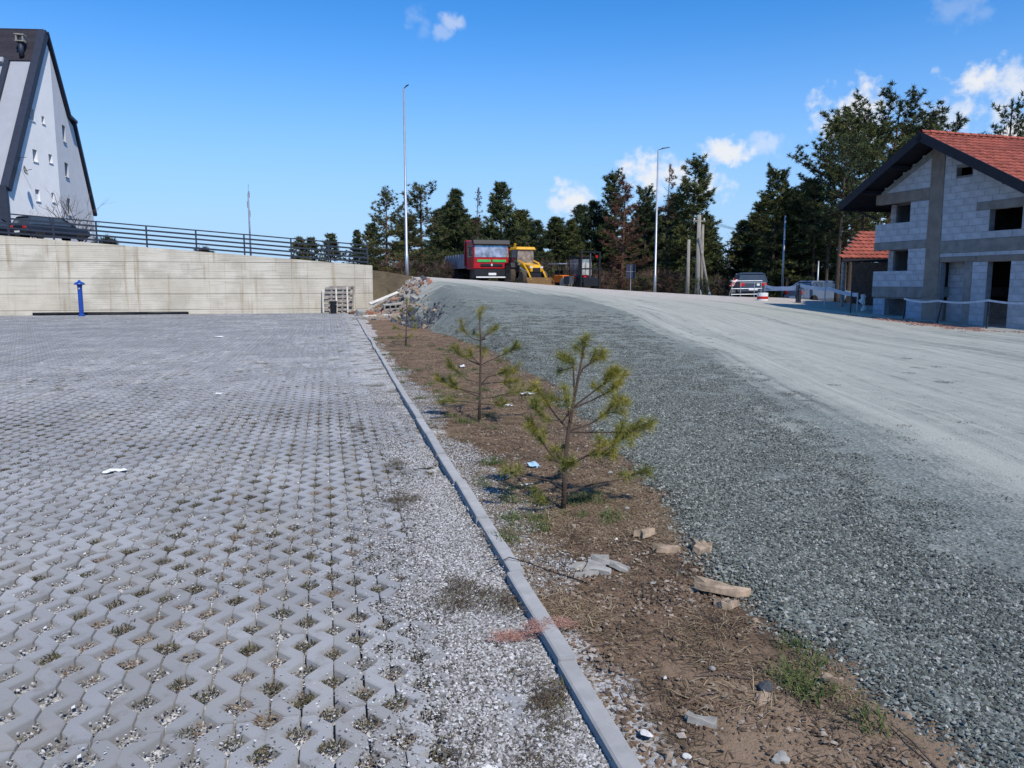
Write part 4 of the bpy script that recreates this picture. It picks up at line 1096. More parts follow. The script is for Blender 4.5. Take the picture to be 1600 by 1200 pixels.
TREES = [
 ('sparse', 605, 62, 6.9, 'sparse pale green pine just left of the tall lamp post'),
 ('sparse', 663, 66, 8.2, 'airy pine with reddish trunk just right of the tall lamp post'),
 ('dense', 712, 68, 8.3, 'dark pine above the grey side of the red truck'),
 ('snag', 745, 74, 9.4, 'thin nearly bare tree standing between two dark pines behind the truck'),
 ('dense', 783, 68, 9.2, 'tall dense dark pine rising behind the red truck cab'),
 ('dense', 840, 70, 6.4, 'lower dark pine behind the yellow backhoe'),
 ('dense', 893, 70, 6.6, 'bushy pine behind the dark forklift'),
 ('tiered', 958, 70, 10.7, 'tall pine with pointed tip behind the rust brown dead pine'),
 ('dead', 972, 64, 8.9, 'dead pine with rust brown twigs near the blue sign'),
 ('dense', 925, 72, 8.6, 'dark pine standing left of the rust brown dead pine'),
 ('tiered', 1010, 74, 10.6, 'dark pine directly left of the right lamp post'),
 ('snag', 1041, 68, 11.6, 'thin bare dead tree just right of the right lamp post'),
 ('tiered', 1079, 64, 11.6, 'tall dark layered pine behind the concrete utility poles'),
 ('tiered', 1205, 60, 10.3, 'layered dark pine between the cloud and the grey sheet rack'),
 ('dense', 1250, 66, 9.6, 'dense pine left of the tallest broad pine'),
 ('broad', 1318, 50, 11.2, 'broad pine leaning left in front of the tallest pine'),
 ('broad', 1383, 54, 14.3, 'tallest broad pine with thick limbs beside the unfinished house'),
 ('broad', 1422, 57, 12.6, 'broad pine crown just right of the tallest pine, above the dark eaves'),
 ('high', 1442, 58, 14.4, 'high crowned pine behind the ridge of the unfinished house'),
 ('spruce', 1556, 60, 15.8, 'ragged flat topped conifer above the red roof at the right'),
 ('spruce', 1592, 66, 14.2, 'short conifer top poking over the red roof at the right edge'),
 ('young', 470, 60, 2.5, 'small pine behind the fence, leftmost of its row'),
 ('young', 490, 61, 2.6, 'small yellowish pine behind the fence, between two greener ones'),
 ('young', 516, 60, 2.9, 'small pine behind the right fence panel'),
 ('dense', 560, 62, 3.6, 'small dark pine at the right end of the metal fence'),
]
for k, px, D, h, lb in TREES:
    tree(k, px, D, h, lb, wide={'snag': .9, 'spruce': .8}.get(k, 1))
for px, D, h in ((1308, 44, 9.5), (1326, 47, 10.5), (1345, 45, 9.5), (1290, 50, 9), (1270, 58, 9.5), (1232, 62, 9)):
    tree('high', px, D, h, 'dark pine with bare trunk in the stand beside the unfinished house', 'bare trunked pines beside the house', wide=.8)
for i_, px in enumerate((640, 690, 742, 815, 868, 908, 945, 990, 1030, 1058, 1105, 1180, 1235, 1290, 1340, 1400)):
    tree('dense', px, 82 + (i_*7) % 12, 7.0 + (i_*37 % 23)/8, 'dark pine in the dense back row of the wood', 'dark pines in the back row', wide=1.35)

for px, D, h in ((585, 72, 5.2), (702, 74, 7.6), (728, 77, 7.2), (812, 74, 7.6), (866, 73, 7.0), (905, 76, 8.6), (1000, 78, 9.4), (1052, 75, 10.2), (1160, 70, 7.4), (1186, 68, 8.8), (1228, 64, 9.4), (1262, 60, 9.6), (1100, 74, 8.2)):
    tree('dense', px, D, h, 'dark pine in the dense back row of the wood', 'dark pines in the back row', wide=1.15)

# bare deciduous trees and shrubs
def bare_mesh(seed, h, n0=5, spread=.5, upright=.8):
    rg = np.random.default_rng(seed); mb = MB()
    def grow(p, d, l, r, lev):
        q = p + d*l*.5 + rg.normal(0, .05*l, 3); e = q + (d + np.array([0, 0, .15]))*l*.5
        mb.tube([p, q, e], [r, r*.8, r*.55], 4 if lev < 2 else 3, False)
        if lev == 3: return
        for k in range(rg.integers(2, 5)):
            nd_ = d + rg.normal(0, spread, 3)*np.array([1, 1, .5]); nd_[2] = abs(nd_[2])*upright + .25; nd_ /= np.linalg.norm(nd_)
            grow(p + (e - p)*rg.uniform(.45, 1), nd_, l*rg.uniform(.5, .8), r*.5, lev+1)
    for k in range(n0):
        d = rg.normal(0, .35, 3); d[2] = 1; d /= np.linalg.norm(d)
        grow(np.array([rg.normal(0, .05), rg.normal(0, .05), 0.]), d, h*.42*rg.uniform(.7, 1.1), .012*h, 0)
    return mb.mesh('twigs', M['twig'])
def single(name, me, loc, label, cat, rz=0, s=1, group=None): return props(link(name, me, None, loc, (0, 0, rz), s), label, cat, group)
bt = [bare_mesh(s, 3, 5) for s in (1, 2, 3)]
for px, D, h, lb in ((108, 53, 4.3, 'bare twiggy tree in front of the white apartment building corner'), (128, 54, 3.2, 'low bare bush right of the twiggy tree by the white building'), (52, 52, 2.4, 'sparse bare shrub left of the dark estate car roof')):
    p = at(px, 370, D); single('bare_tree', bt[int(px) % 3], (p.x, p.y, gz(p.x, p.y)), lb, 'tree', px, h/3)
for k, (px, D, h) in enumerate(((1125, 78, 7.5), (1140, 82, 8), (1158, 76, 6.5))):
    p = at(px, 450, D); single('bare_tree', bt[k], (p.x, p.y, gz(p.x, p.y)), ['pale bare tree right of the concrete utility poles', 'tallest pale bare tree in the gap of the wood', 'pale bare tree beside the layered dark pine'][k], 'tree', k*2, h/3)
# dark clipped shrubs on the wall
def shrub_mesh(seed, r, n):
    rg = np.random.default_rng(seed); c = Cloud()
    for k in range(n):
        v = rg.normal(0, 1, 3); v /= np.linalg.norm(v); v[2] = abs(v[2]); q = v*r*rg.uniform(.3, .95)*np.array([1.15, .8, .8]); c.clump(q, 14, r*.38, .035, v*.9 + np.array([0, 0, .4]), 1, rg)
    return c.mesh('shrub', M['shrub_dark'])
shm = shrub_mesh(3, .62, 70)
for px, D, s, lb in ((166, 41.8, 1.15, 'dark bushy shrub on the wall behind the second fence bay'), (318, 43.2, .85, 'dark round shrub behind the middle of the metal fence'), (458, 44.4, .5, 'tiny dark shrub under the fence beside the small pines')):
    p = at(px, 385, D); single('shrub', shm, (p.x, p.y, float(wall_top(p.x)) - .08), lb, 'shrub', px, s)
# undergrowth
rg = np.random.default_rng(77)
def brush_mesh(seed, m, n, r, hh):
    rg = np.random.default_rng(seed); c = Cloud()
    for k in range(n):
        a = rg.random()*6.28; q = np.array([math.cos(a)*r*rg.random()**.5, math.sin(a)*r*rg.random()**.5, hh*rg.random()**1.3]); c.clump(q, 9, .42, .032, (0, 0, .7), 1, rg)
    return c.mesh('brush', m)
uc = template_collection('undergrowth_kinds', [brush_mesh(s, M['brush'], 70, 1.1, 1.5) for s in (1, 2)] + [brush_mesh(s, M['needles_dark'], 70, 1.0, 1.3) for s in (3, 4)])
P, Ro, S, I = [], [], [], []
for q in range(950):
    x = rg.uniform(4, 66); y = 58 + 34*rg.random() - (x > 27)*9*rg.random()
    if x > 40 and y < 46: continue
    if math.hypot(x - 32, y - 46) < 7: continue
    P.append((x, y, gz(x, y) - .1)); Ro.append((0, 0, rg.random()*6.28)); S.append(rg.uniform(.7, 1.5)*(1.0 if x > 16 else .75)); I.append(rg.choice([0, 1, 2, 3], p=[.34, .3, .18, .18]))
scatter('undergrowth', uc, P, Ro, S, I, 'brown brush and dark low growth under the pine trees', 'undergrowth')

# ------------------------------------------------------------------ three planted young pines
def sapling(base, sc_, trunk, branches, label, seed, nl=.075, dens=1.0):
    """trunk and branches in pixels right / up of the foot; sc_ metres per pixel; local x is the camera's right"""
    rg = np.random.default_rng(seed)
    o = empty('young_pine', base, -YAW); props(o, label, 'tree', 'young pines planted in the soil strip')
    tp = [(x*sc_, 0, z*sc_) for x, z in trunk]
    MB().tube(tp, list(np.linspace(.020, .006, len(tp))), 7).build('trunk', M['bark'], o, smooth=True)
    def tuft(c, p, d, n, l):
        d = np.asarray(d); d = d/(np.linalg.norm(d)+1e-9); c.clump(p, int(n*dens*1.4), l, .0027, d*.6, 1., rg, shade=rg.uniform(.25, .8))
    for b in branches:
        dy = b.get('dy', rg.normal(0, .12)); pts = b['p']; n = len(pts)
        P3 = [np.array([x*sc_, dy*(k/(n-1))**1.2 if n > 1 else dy, z*sc_]) for k, (x, z) in enumerate(pts)]
        bo = MB().tube(P3, list(np.linspace(.008, .0035, n)), 5).build('branch', M['bark'], o)
        c = Cloud(); L = [np.linalg.norm(P3[k+1]-P3[k]) for k in range(n-1)]; T = sum(L)
        f0 = b.get('from', .52); N = max(3, int(T*(1-f0)/.033))
        for k in range(N):
            f = f0 + (1-f0)*(k+.5)/N; s = f*T; i0 = 0
            while i0 < n-2 and s > L[i0]: s -= L[i0]; i0 += 1
            d = (P3[i0+1]-P3[i0])/L[i0]; p = P3[i0] + d*s; tuft(c, p, d, 36, nl)
        e = P3[-1]; d = (P3[-1]-P3[-2]); d = d/np.linalg.norm(d)
        tuft(c, e, d + np.array([0, 0, .4]), 46, nl*1.1)
        for k in range(b.get('side', 2)):                    # side shoots with their own tufts
            f = rg.uniform(.5, .95); s = f*T; i0 = 0
            while i0 < n-2 and s > L[i0]: s -= L[i0]; i0 += 1
            p = P3[i0] + (P3[i0+1]-P3[i0])/L[i0]*s; dd = d + rg.normal(0, .75, 3) + np.array([0, 0, .45]); dd /= np.linalg.norm(dd); q = p + dd*rg.uniform(.06, .13)
            MB().tube([p, q], [.0035, .0025], 4).build('side_shoot', M['bark'], bo)
            for g in (.45, .75, 1.0): tuft(c, p + (q-p)*g, dd, 22, nl)
            tuft(c, q, dd, 30, nl)
        c_ = c.mesh('needles', M['needles_young']); link('needles', c_, bo)
    return o
z_ = lambda x, y: float(soil_h(np.array([x]), np.array([y]))[0])
sapling((1.58, 5.04, z_(1.58, 5.04)-.01), .00452, [(0, 0), (2, 60), (6, 120), (13, 165), (22, 215), (30, 262)], [
    dict(p=[(24, 225), (30, 258), (33, 272)], dy=0, **{'from': .3, 'side': 2}), dict(p=[(20, 208), (28, 225), (45, 238), (58, 250)], side=2), dict(p=[(16, 180), (14, 215), (12, 240), (-6, 245)], side=3),
    dict(p=[(13, 165), (35, 182), (60, 202), (78, 218)], side=4), dict(p=[(13, 163), (45, 175), (75, 188), (98, 212)], dy=.15, side=3), dict(p=[(8, 128), (40, 140), (62, 155), (80, 182), (92, 178)], side=5),
    dict(p=[(8, 126), (60, 128), (95, 132), (125, 150)], dy=-.2, side=4), dict(p=[(3, 72), (30, 85), (70, 105), (105, 118), (138, 130)], side=4), dict(p=[(3, 70), (35, 95), (70, 108)], dy=-.25, side=4),
    dict(p=[(2, 30), (45, 42), (90, 48), (130, 62)], side=2, **{'from': .7}), dict(p=[(13, 165), (-2, 145), (-30, 150), (-46, 175)], side=2), dict(p=[(8, 128), (-12, 150), (-32, 178), (-40, 186)], side=2, dy=.2),
    dict(p=[(3, 68), (-22, 95), (-45, 130), (-52, 148)], side=3), dict(p=[(4, 75), (-20, 82), (-14, 95)], side=2), dict(p=[(2, 60), (-10, 70), (8, 90)], dy=-.25, side=2), dict(p=[(0, 35), (-25, 52), (-60, 60), (-90, 72)], side=1, dy=-.1, **{'from': .8}),
    dict(p=[(0, 22), (-20, 18), (-38, 28)], dy=-.15, side=1, **{'from': .6}), dict(p=[(10, 140), (5, 165), (2, 185)], dy=-.15, side=2)],
    'nearest young pine, its crown leaning to the right over the gravel edge', 1)
sapling((1.68, 8.66, z_(1.68, 8.66)-.01), .00745, [(0, 0), (2, 40), (3, 90), (3, 135), (2, 168)], [
    dict(p=[(2, 140), (2, 160), (2, 172)], dy=0, side=1, **{'from': .6}), dict(p=[(3, 128), (-10, 132), (-24, 146)], side=1), dict(p=[(3, 128), (15, 138), (28, 146)], side=1), dict(p=[(3, 128), (10, 130), (-8, 138)], dy=.2, side=1),
    dict(p=[(3, 90), (-14, 98), (-30, 108), (-38, 120)], side=2), dict(p=[(3, 90), (20, 98), (42, 108), (62, 118)], side=4), dict(p=[(3, 90), (-10, 105), (-12, 116)], dy=-.2, side=1), dict(p=[(3, 90), (8, 112)], dy=.25, side=1),
    dict(p=[(2, 62), (-18, 68), (-30, 78), (-44, 92)], side=4), dict(p=[(3, 60), (14, 72), (34, 78), (56, 82)], side=4), dict(p=[(2, 60), (20, 64), (45, 66), (60, 70)], dy=-.25, side=3),
    dict(p=[(2, 40), (-20, 48), (-48, 58), (-66, 66)], side=3), dict(p=[(2, 38), (25, 40), (50, 46), (80, 48)], side=4), dict(p=[(1, 30), (-24, 34), (-60, 36)], side=2, dy=-.1), dict(p=[(1, 30), (35, 28), (42, 36)], side=2, dy=-.2), dict(p=[(2, 45), (-35, 52), (-44, 62)], dy=.25, side=2)],
    'middle young pine of the strip, about as wide as it is tall', 2, .078, .9)
sapling((1.91, 19.5, z_(1.91, 19.5)-.02), .0165, [(0, 0), (1, 25), (2, 50), (3, 74)], [
    dict(p=[(2, 55), (3, 72)], dy=0, side=1), dict(p=[(2, 50), (-6, 56)], side=1), dict(p=[(2, 50), (10, 58)], side=1), dict(p=[(1, 38), (-10, 43)], side=1), dict(p=[(1, 38), (12, 44)], side=1),
    dict(p=[(1, 25), (-14, 30)], side=2), dict(p=[(1, 25), (14, 28)], side=2), dict(p=[(0, 14), (-10, 17)], side=1), dict(p=[(0, 14), (10, 18)], side=1)],
    'farthest young pine, standing in front of the rubble heap', 3, .085, .8)

# ================================================================== lamps, poles, signs
def lamp(p, h, arm, label):
    o = empty('street_lamp', p); props(o, label, 'street lamp', 'tall grey street lamps')
    MB().tube([(0, 0, 0), (0, 0, 1.6), (0, 0, 1.62), (0, 0, h)], [.105, .10, .085, .05], 12).build('pole', M['steel_lamp'], o, smooth=True)
    MB().lathe([(.2, 0), (.2, .03), (.11, .05), (.11, .2)], 12).build('base_plate', M['steel_lamp'], o)
    MB().tube([(0, 0, h-.02), (arm*.55, -.1, h+.10)], .03, 6).build('arm', M['dark_steel'], o)
    MB().hexa([(arm*.35, -.17, h+.05), (arm*1.15, -.17, h+.17), (arm*1.15, .05, h+.17), (arm*.35, .05, h+.05), (arm*.35, -.14, h+.13), (arm*1.15, -.14, h+.22), (arm*1.15, .02, h+.22), (arm*.35, .02, h+.13)]).build('lamp_head', M['dark_steel'], o, bevel=.02)
    return o
p = at(636, 434, 46); lamp((p.x, p.y, gz(p.x, p.y)-.1), 11.0 + (p.z - gz(p.x, p.y)), .25, 'tallest grey street lamp, standing behind the end of the concrete wall')
p = at(1023, 461, 57.6); lamp((p.x, p.y, gz(p.x, p.y)-.1), 10.6, .75, 'grey street lamp with angled head in front of the dead pines')
def slim(name, px, py, top, D, r, label, m, lean=0, cat='pole', group=None, white=False):
    p = at(px, py, D); q = at(px, top, D); z = gz(p.x, p.y) - .1; h = q.z - z
    o = empty(name, (p.x, p.y, z)); props(o, label, cat, group)
    MB().tube([(0, 0, 0), (lean, 0, h)], [r*1.15, r*.8], 8).build('shaft', M[m], o, smooth=True)
    if white: MB().tube([(0, 0, .1), (lean*.09, 0, .1 + h*.09)], [r*1.22]*2, 8).build('white_band', M['white'], o)
    return o, h
slim('utility_pole', 1074, 460, 375, 58, .13, 'short leftmost concrete pole right of the lamp post', 'pole_concrete')
o, h_ = slim('utility_pole', 1089, 460, 337, 58, .17, 'tallest concrete utility pole carrying the wires', 'pole_concrete', white=False)
MB().box(-.5, .5, -.05, .05, h_-.5, h_-.4).build('crossarm', M['stone_grey'], o)
for x in (-.4, 0, .4): MB().lathe([(.03, 0), (.06, .05), (.05, .12), (.02, .15)], 8).build('insulator', M['white'], o, loc=(x, 0, h_-.4))
pole_top = Vector(o.location) + Vector((0, 0, h_-.3))
slim('utility_pole', 1095, 460, 352, 58.5, .12, 'thin concrete pole with white foot beside the tallest one', 'pole_concrete', white=True)
slim('prop_pole', 1109, 459, 372, 58, .10, 'leaning brace pole with white foot right of the utility poles', 'bark_pale', -1.0, white=True)
slim('steel_pole', 1222, 452, 338, 52, .07, 'thin grey steel pole rising behind the barrier tape', 'steel_lamp')
slim('steel_pole', 1277, 450, 408, 56, .06, 'short thin grey pole above the silver car', 'steel_lamp')
slim('timber_post', 1229, 462, 433, 50, .09, 'short brown timber post next to the thin grey pole', 'bark_red')
o, h_ = slim('antenna_mast', 391, 380, 303, 62, .07, 'distant grey mast with antennas rising above the metal fence', 'grey_bed')
for k, z in enumerate((h_-.1, h_-.9, h_-1.6)): MB().cbox(.07*(-1)**k, 0, z, .09, .09, .5).build('antenna', M['grey_bed'], o)
MB().tube([(0, 0, h_), (.05, 0, h_+.7)], .02, 5).build('antenna', M['steel_lamp'], o)
# wires
wl_ = MB(); q = at(1420, 372, 62)
for k in (-.4, 0, .4):
    a = pole_top + Vector((k, 0, 0)); b = Vector((q.x, q.y + k, q.z)); wl_.tube([a.lerp(b, f) - Vector((0, 0, 1.1*math.sin(math.pi*f))) for f in np.linspace(0, 1, 9)], .012, 4)
props(wl_.build('overhead_wire', M['black']), 'thin overhead wires running right from the concrete pole', 'wire')
# blue sign seen from the side of the wood
p = at(985, 456, 60); sg = empty('road_sign', (p.x, p.y, gz(p.x, p.y)-.1), -YAW); props(sg, 'dark blue rectangular sign on a thin post in front of the wood', 'sign')
MB().tube([(0, .03, 0), (0, .03, 2.2)], .035, 8).build('post', M['steel_lamp'], sg); MB().cbox(0, 0, 1.75, .75, .03, 1.1).build('panel', M['anthracite'], sg, bevel=.01)
MB().box(-.36, .36, -.022, -.018, 1.74, 1.77).box(-.02, .01, -.0225, -.0185, 1.25, 2.25).build('panel_print', M['grey_bed'], sg)

# hydrant, pipe, pallet, bin at the wall
hy = empty('standpipe', (-11.95, WALL_Y - 1.7, 0)); props(hy, 'blue water standpipe with mushroom cap standing before the wall', 'hydrant')
MB().lathe([(.16, 0), (.16, .06), (.11, .08), (.11, 1.45), (.125, 1.47), (.125, 1.55)], 14).build('column', M['blue'], hy, smooth=False)
MB().lathe([(.10, 1.55), (.25, 1.56), (.255, 1.60), (.18, 1.67), (.07, 1.72), (.05, 1.78), (.01, 1.79)], 16).build('cap', M['blue'], hy, smooth=True)
MB().lathe([(.04, -.10), (.045, -.135), (.03, -.14)], 8, 'y', (0, 0, 1.36)).build('outlet', M['steel_lamp'], hy)
pb = MB(); P_ = [(-14.6, WALL_Y-.30, .07), (-13.5, WALL_Y-.22, .07), (-11.5, WALL_Y-.20, .075), (-9.2, WALL_Y-.22, .07), (-7.2, WALL_Y-.18, .06)]; pb.tube(P_, .075, 8); pb.tube([(x, y-.1, z) for x, y, z in P_[1:4]], .06, 8)
props(pb.build('plastic_pipe', M['black'], smooth=True), 'long black plastic pipes lying along the foot of the wall', 'pipe')
pa = empty('wooden_pallet', (-.25, WALL_Y - .42, .0)); pa.rotation_euler = (R(-11), 0, 0); props(pa, 'grey wooden pallets leaning upright against the concrete wall', 'pallet')
for k, x in enumerate((.0, .72, 1.32)): MB().box(x, x+.09, -.03, .05, .02, 1.34 + .05*k).build('stringer', M['wood_white'], pa, bevel=.004)
for k in range(6): MB().box(.09+.02*k, 1.42 + .03*k, .055, .078, .12 + .24*k, .25 + .24*k).build('slat', M['wood_grey'], pa, rot=(0, R(-1 + .5*(k % 3)), 0))
for k in range(5): MB().box(.35, 1.68, .15, .172, .08 + .31*k, .24 + .31*k).build('slat', M['wood_grey'], pa)
for x in (.38, 1.0, 1.58): MB().hexa([(x, .08, .05), (x+.1, .08, .05), (x+.1, .145, .05), (x, .145, .05), (x+.12, .08, 1.52), (x+.22, .08, 1.52), (x+.22, .145, 1.52), (x+.12, .145, 1.52)]).build('stringer', M['wood_grey'], pa)
MB().box(.4, 1.75, .05, .17, 1.44, 1.53).build('slat', M['wood_grey'], pa)
bi = empty('black_bucket', (.33, WALL_Y - 1.35, -.01)); props(bi, 'tall black bucket in front of the leaning pallets', 'bucket')
MB().lathe([(.15, 0), (.16, .02), (.20, .62), (.215, .64), (.215, .68), (.195, .68), (.15, .08), (.01, .07)], 16).build('tub', M['black'], bi, smooth=False)
MB().tube([(-.2, 0, .62), (-.17, -.1, .5), (0, -.17, .44), (.17, -.1, .5), (.2, 0, .62)], .008, 5).build('handle', M['steel_lamp'], bi)

# ================================================================== vehicles
def wheel(parent, x, y, r, w, tyre='rubber', rim='steel_lamp', hub=.55):
    t_ = MB().lathe([(r*.55, -w/2), (r*.92, -w/2), (r, -w*.36), (r, w*.36), (r*.92, w/2), (r*.55, w/2)], 20, 'x').build('wheel', M[tyre], parent, loc=(x, y, r))
    MB().lathe([(.01, -w*.3), (r*hub, -w*.42), (r*hub, w*.42), (.01, w*.3)], 14, 'x').build('rim', M[rim], t_)
    return t_
def loft(mb, rings):
    R_ = [[mb.pt(p) for p in r] for r in rings]; n = len(R_[0])
    for a, b in zip(R_[:-1], R_[1:]):
        for k in range(n): mb.face((a[k], a[(k+1) % n], b[(k+1) % n], b[k]))
    mb.face(R_[0][::-1]); mb.face(R_[-1]); return mb

# ---- red tipper truck (local +y is forward)
p = at(768, 444, 54.5); dirz = math.atan2(-.051, -.998) 
tk = empty('dump_truck', (p.x, p.y, gz(p.x, p.y)), R(185)); tk.scale = (1.08, 1.08, 1.06); props(tk, 'red dump truck with grey tipping bed parked at the top of the gravel', 'truck')
cab = MB().prism([(-1.75, .95), (.0, .95), (.06, 1.72), (-.10, 2.62), (-.4, 2.86), (-1.75, 2.86)], -1.22, 1.22, 'x').build('cab', M['red'], tk, bevel=.05)
MB().hexa([(-1.16, -.02, 1.74), (1.16, -.02, 1.74), (1.16, .085, 1.74), (-1.16, .085, 1.74), (-1.10, -.2, 2.58), (1.10, -.2, 2.58), (1.10, -.075, 2.58), (-1.10, -.075, 2.58)]).build('windscreen', M['sky_glass'], cab)
MB().hexa([(-1.24, -.3, 2.60), (1.24, -.3, 2.60), (1.24, .16, 2.58), (-1.24, .16, 2.58), (-1.24, -.4, 2.90), (1.24, -.4, 2.90), (1.24, .02, 2.88), (-1.24, .02, 2.88)]).build('sun_visor', M['black'], cab, bevel=.02)
for s in (-1, 1):
    MB().hexa([(s*1.235-.01, -1.3, 1.75), (s*1.235+.01, -1.3, 1.75), (s*1.235+.01, -.15, 1.75), (s*1.235-.01, -.15, 1.75), (s*1.235-.01, -1.3, 2.5), (s*1.235+.01, -1.3, 2.5), (s*1.235+.01, -.35, 2.5), (s*1.235-.01, -.35, 2.5)]).build('side_window', M['sky_glass'], cab)
    MB().cbox(s*1.45, .05, 2.1, .2, .12, .62).build('mirror', M['black'], cab, bevel=.03); MB().tube([(s*1.2, 0, 2.45), (s*1.45, .05, 2.38)], .02, 5).build('mirror_arm', M['black'], cab)
    MB().cbox(s*.95, .105, .82, .42, .12, .2).build('headlight', M['lamp_clear'], tk, bevel=.03)
    MB().box(min(s*.06, s*.98), max(s*.06, s*.98), .05, .075, 1.42, 1.58).build('green_print', M['green_print'], cab)
MB().box(-.75, .75, .02, .07, 1.12, 1.30).build('grille', M['black'], cab, bevel=.02)
MB().hexa([(0, .06, 1.13), (.07, .06, 1.23), (0, .06, 1.33), (-.07, .06, 1.23), (0, .085, 1.13), (.07, .085, 1.23), (0, .085, 1.33), (-.07, .085, 1.23)]).build('badge', M['lamp_clear'], cab)
MB().prism([(-.5, .35), (.14, .35), (.2, .5), (.2, .94), (-.5, .94)], -1.23, 1.23, 'x').build('bumper', M['black'], tk, bevel=.03)
MB().box(-.26, .26, .2, .215, .55, .70).build('number_plate', M['white'], tk)
MB().box(-1.1, 1.1, .2, .21, .38, .46).build('bumper_strip', M['white'], tk)
MB().box(-.45, .45, -7.6, -.6, .72, .98).build('chassis', M['black'], tk)
bed = MB().box(-1.22, 1.22, -7.7, -2.15, 1.05, 1.18).build('tipping_bed', M['grey_bed'], tk)
for s in (-1, 1):
    sp_ = MB().box(min(s*1.24, s*1.18), max(s*1.24, s*1.18), -7.7, -2.25, 1.18, 2.02).build('side_panel', M['grey_bed'], bed)
    for y in np.arange(-7.5, -2.2, .75): MB().box(min(s*1.275, s*1.24), max(s*1.275, s*1.24), y, y+.06, 1.1, 2.03).build('rib', M['grey_bed'], sp_)
    for y in (-.75, -4.9, -6.2): wheel(tk, s*.98, y, .5, .34)
    MB().box(min(s*1.2, s*.75), max(s*1.2, s*.75), -1.4, -.15, 1.0, 1.06).build('mudguard', M['black'], tk)
MB().box(-1.22, 1.22, -2.25, -2.12, 1.18, 2.85).build('headboard', M['red'], bed); MB().box(-1.22, 1.22, -2.25, -1.7, 2.83, 2.92).build('cab_guard', M['red'], bed)
MB().box(-1.22, 1.22, -7.74, -7.68, 1.1, 2.0).build('tailgate', M['grey_bed'], bed)
rgm = np.random.default_rng(4); ld = MB(); nx, ny = 7, 12; idx = {}
for i_ in range(nx):
    for j_ in range(ny):
        u, v = i_/(nx-1)*2-1, j_/(ny-1); idx[i_, j_] = ld.pt((u*1.15, -7.6 + v*5.3, 1.6 + max(0, (1-abs(u)**2))*(.25 + .85*v**1.5) + rgm.normal(0, .04)))
for i_ in range(nx-1):
    for j_ in range(ny-1): ld.face((idx[i_, j_], idx[i_+1, j_], idx[i_+1, j_+1], idx[i_, j_+1]))
ld.build('load', M['stone_dark'], bed)

# ---- yellow backhoe loader
p = at(824, 450, 53.8); bh = empty('backhoe_loader', (p.x, p.y, gz(p.x, p.y)), R(190)); bh.scale = (.94, .9, 1.0); props(bh, 'yellow backhoe loader with lowered front bucket beside the red truck', 'backhoe')
for s in (-1, 1):
    wheel(bh, s*.88, -1.25, .78, .46, 'mudrubber', 'yellow', .5); wheel(bh, s*.82, 1.05, .52, .36, 'mudrubber', 'yellow', .5)
    MB().prism([(-2.0, 1.35), (-1.9, 1.62), (-.6, 1.62), (-.45, 1.3), (-.6, 1.25), (-.75, 1.5), (-1.75, 1.5)], s*.62, s*1.12, 'x').build('mudguard', M['black'], bh)
    MB().tube([(s*.62, -.2, 1.75), (s*.62, .7, 1.55), (s*.62, 1.6, .95), (s*.62, 2.15, .42)], [.065, .075, .075, .06], 4).build('loader_arm', M['yellow'], bh)
    MB().tube([(s*.62, .1, 1.25), (s*.62, 1.5, .9)], .05, 8).build('hydraulic_ram', M['lamp_clear'], bh)
    MB().cbox(s*.42, 1.62, 1.28, .22, .05, .12).build('headlight', M['lamp_clear'], bh)
MB().box(-.42, .42, -1.9, 1.6, .55, 1.0).build('chassis', M['black'], bh)
MB().prism([(-.35, 1.0), (1.62, .95), (1.66, 1.25), (1.45, 1.42), (-.35, 1.62)], -.45, .45, 'x').build('bonnet', M['yellow'], bh, bevel=.04)
MB().box(-.3, .3, 1.63, 1.68, .98, 1.24).build('grille', M['black'], bh)
cabm = MB().box(-.74, .74, -1.55, -.32, .95, 1.45).build('cab', M['black'], bh)
for x in (-.72, .72):
    for y in (-1.5, -.36): MB().tube([(x, y, 1.4), (x*.94, y*.98, 2.55)], .045, 4).build('cab_post', M['black'], cabm)
MB().box(-.68, .68, -.37, -.35, 1.45, 2.5).build('windscreen', M['sky_glass'], cabm); MB().box(-.68, .68, -1.52, -1.5, 1.45, 2.5).build('rear_window', M['glass'], cabm)
for s in (-1, 1): MB().box(s*.70-.01, s*.70+.01, -1.46, -.4, 1.45, 2.5).build('side_window', M['glass'], cabm)
MB().cbox(0, -.8, 1.5, .5, .45, .9).build('seat', M['black'], cabm)
MB().hexa([(-.8, -1.7, 2.52), (.8, -1.7, 2.52), (.8, -.2, 2.52), (-.8, -.2, 2.52), (-.72, -1.55, 2.72), (.72, -1.55, 2.72), (.72, -.3, 2.72), (-.72, -.3, 2.72)]).build('roof', M['yellow'], bh, bevel=.03)
MB().prism([(2.0, .45), (2.06, .58), (2.14, .56), (2.12, .18), (2.62, .08), (2.62, .04), (2.05, .05), (1.97, .16)], -1.0, 1.0, 'x').build('bucket', M['dirty_yellow'], bh)
for s in (-1, 1): MB().prism([(2.03, .55), (2.14, .55), (2.62, .07), (2.05, .07)], s*1.0, s*1.03, 'x').build('bucket_side', M['dirty_yellow'], bh)
MB().tube([(.1, -2.0, .9), (.15, -2.5, 2.2), (.1, -2.1, 3.0)], [.16, .15, .10], 4).tube([(.1, -2.1, 3.0), (.15, -2.8, 1.7)], .10, 4).build('rear_boom', M['yellow'], bh)
MB().cbox(.15, -2.85, 1.4, .5, .45, .5).build('rear_bucket', M['stone_dark'], bh)

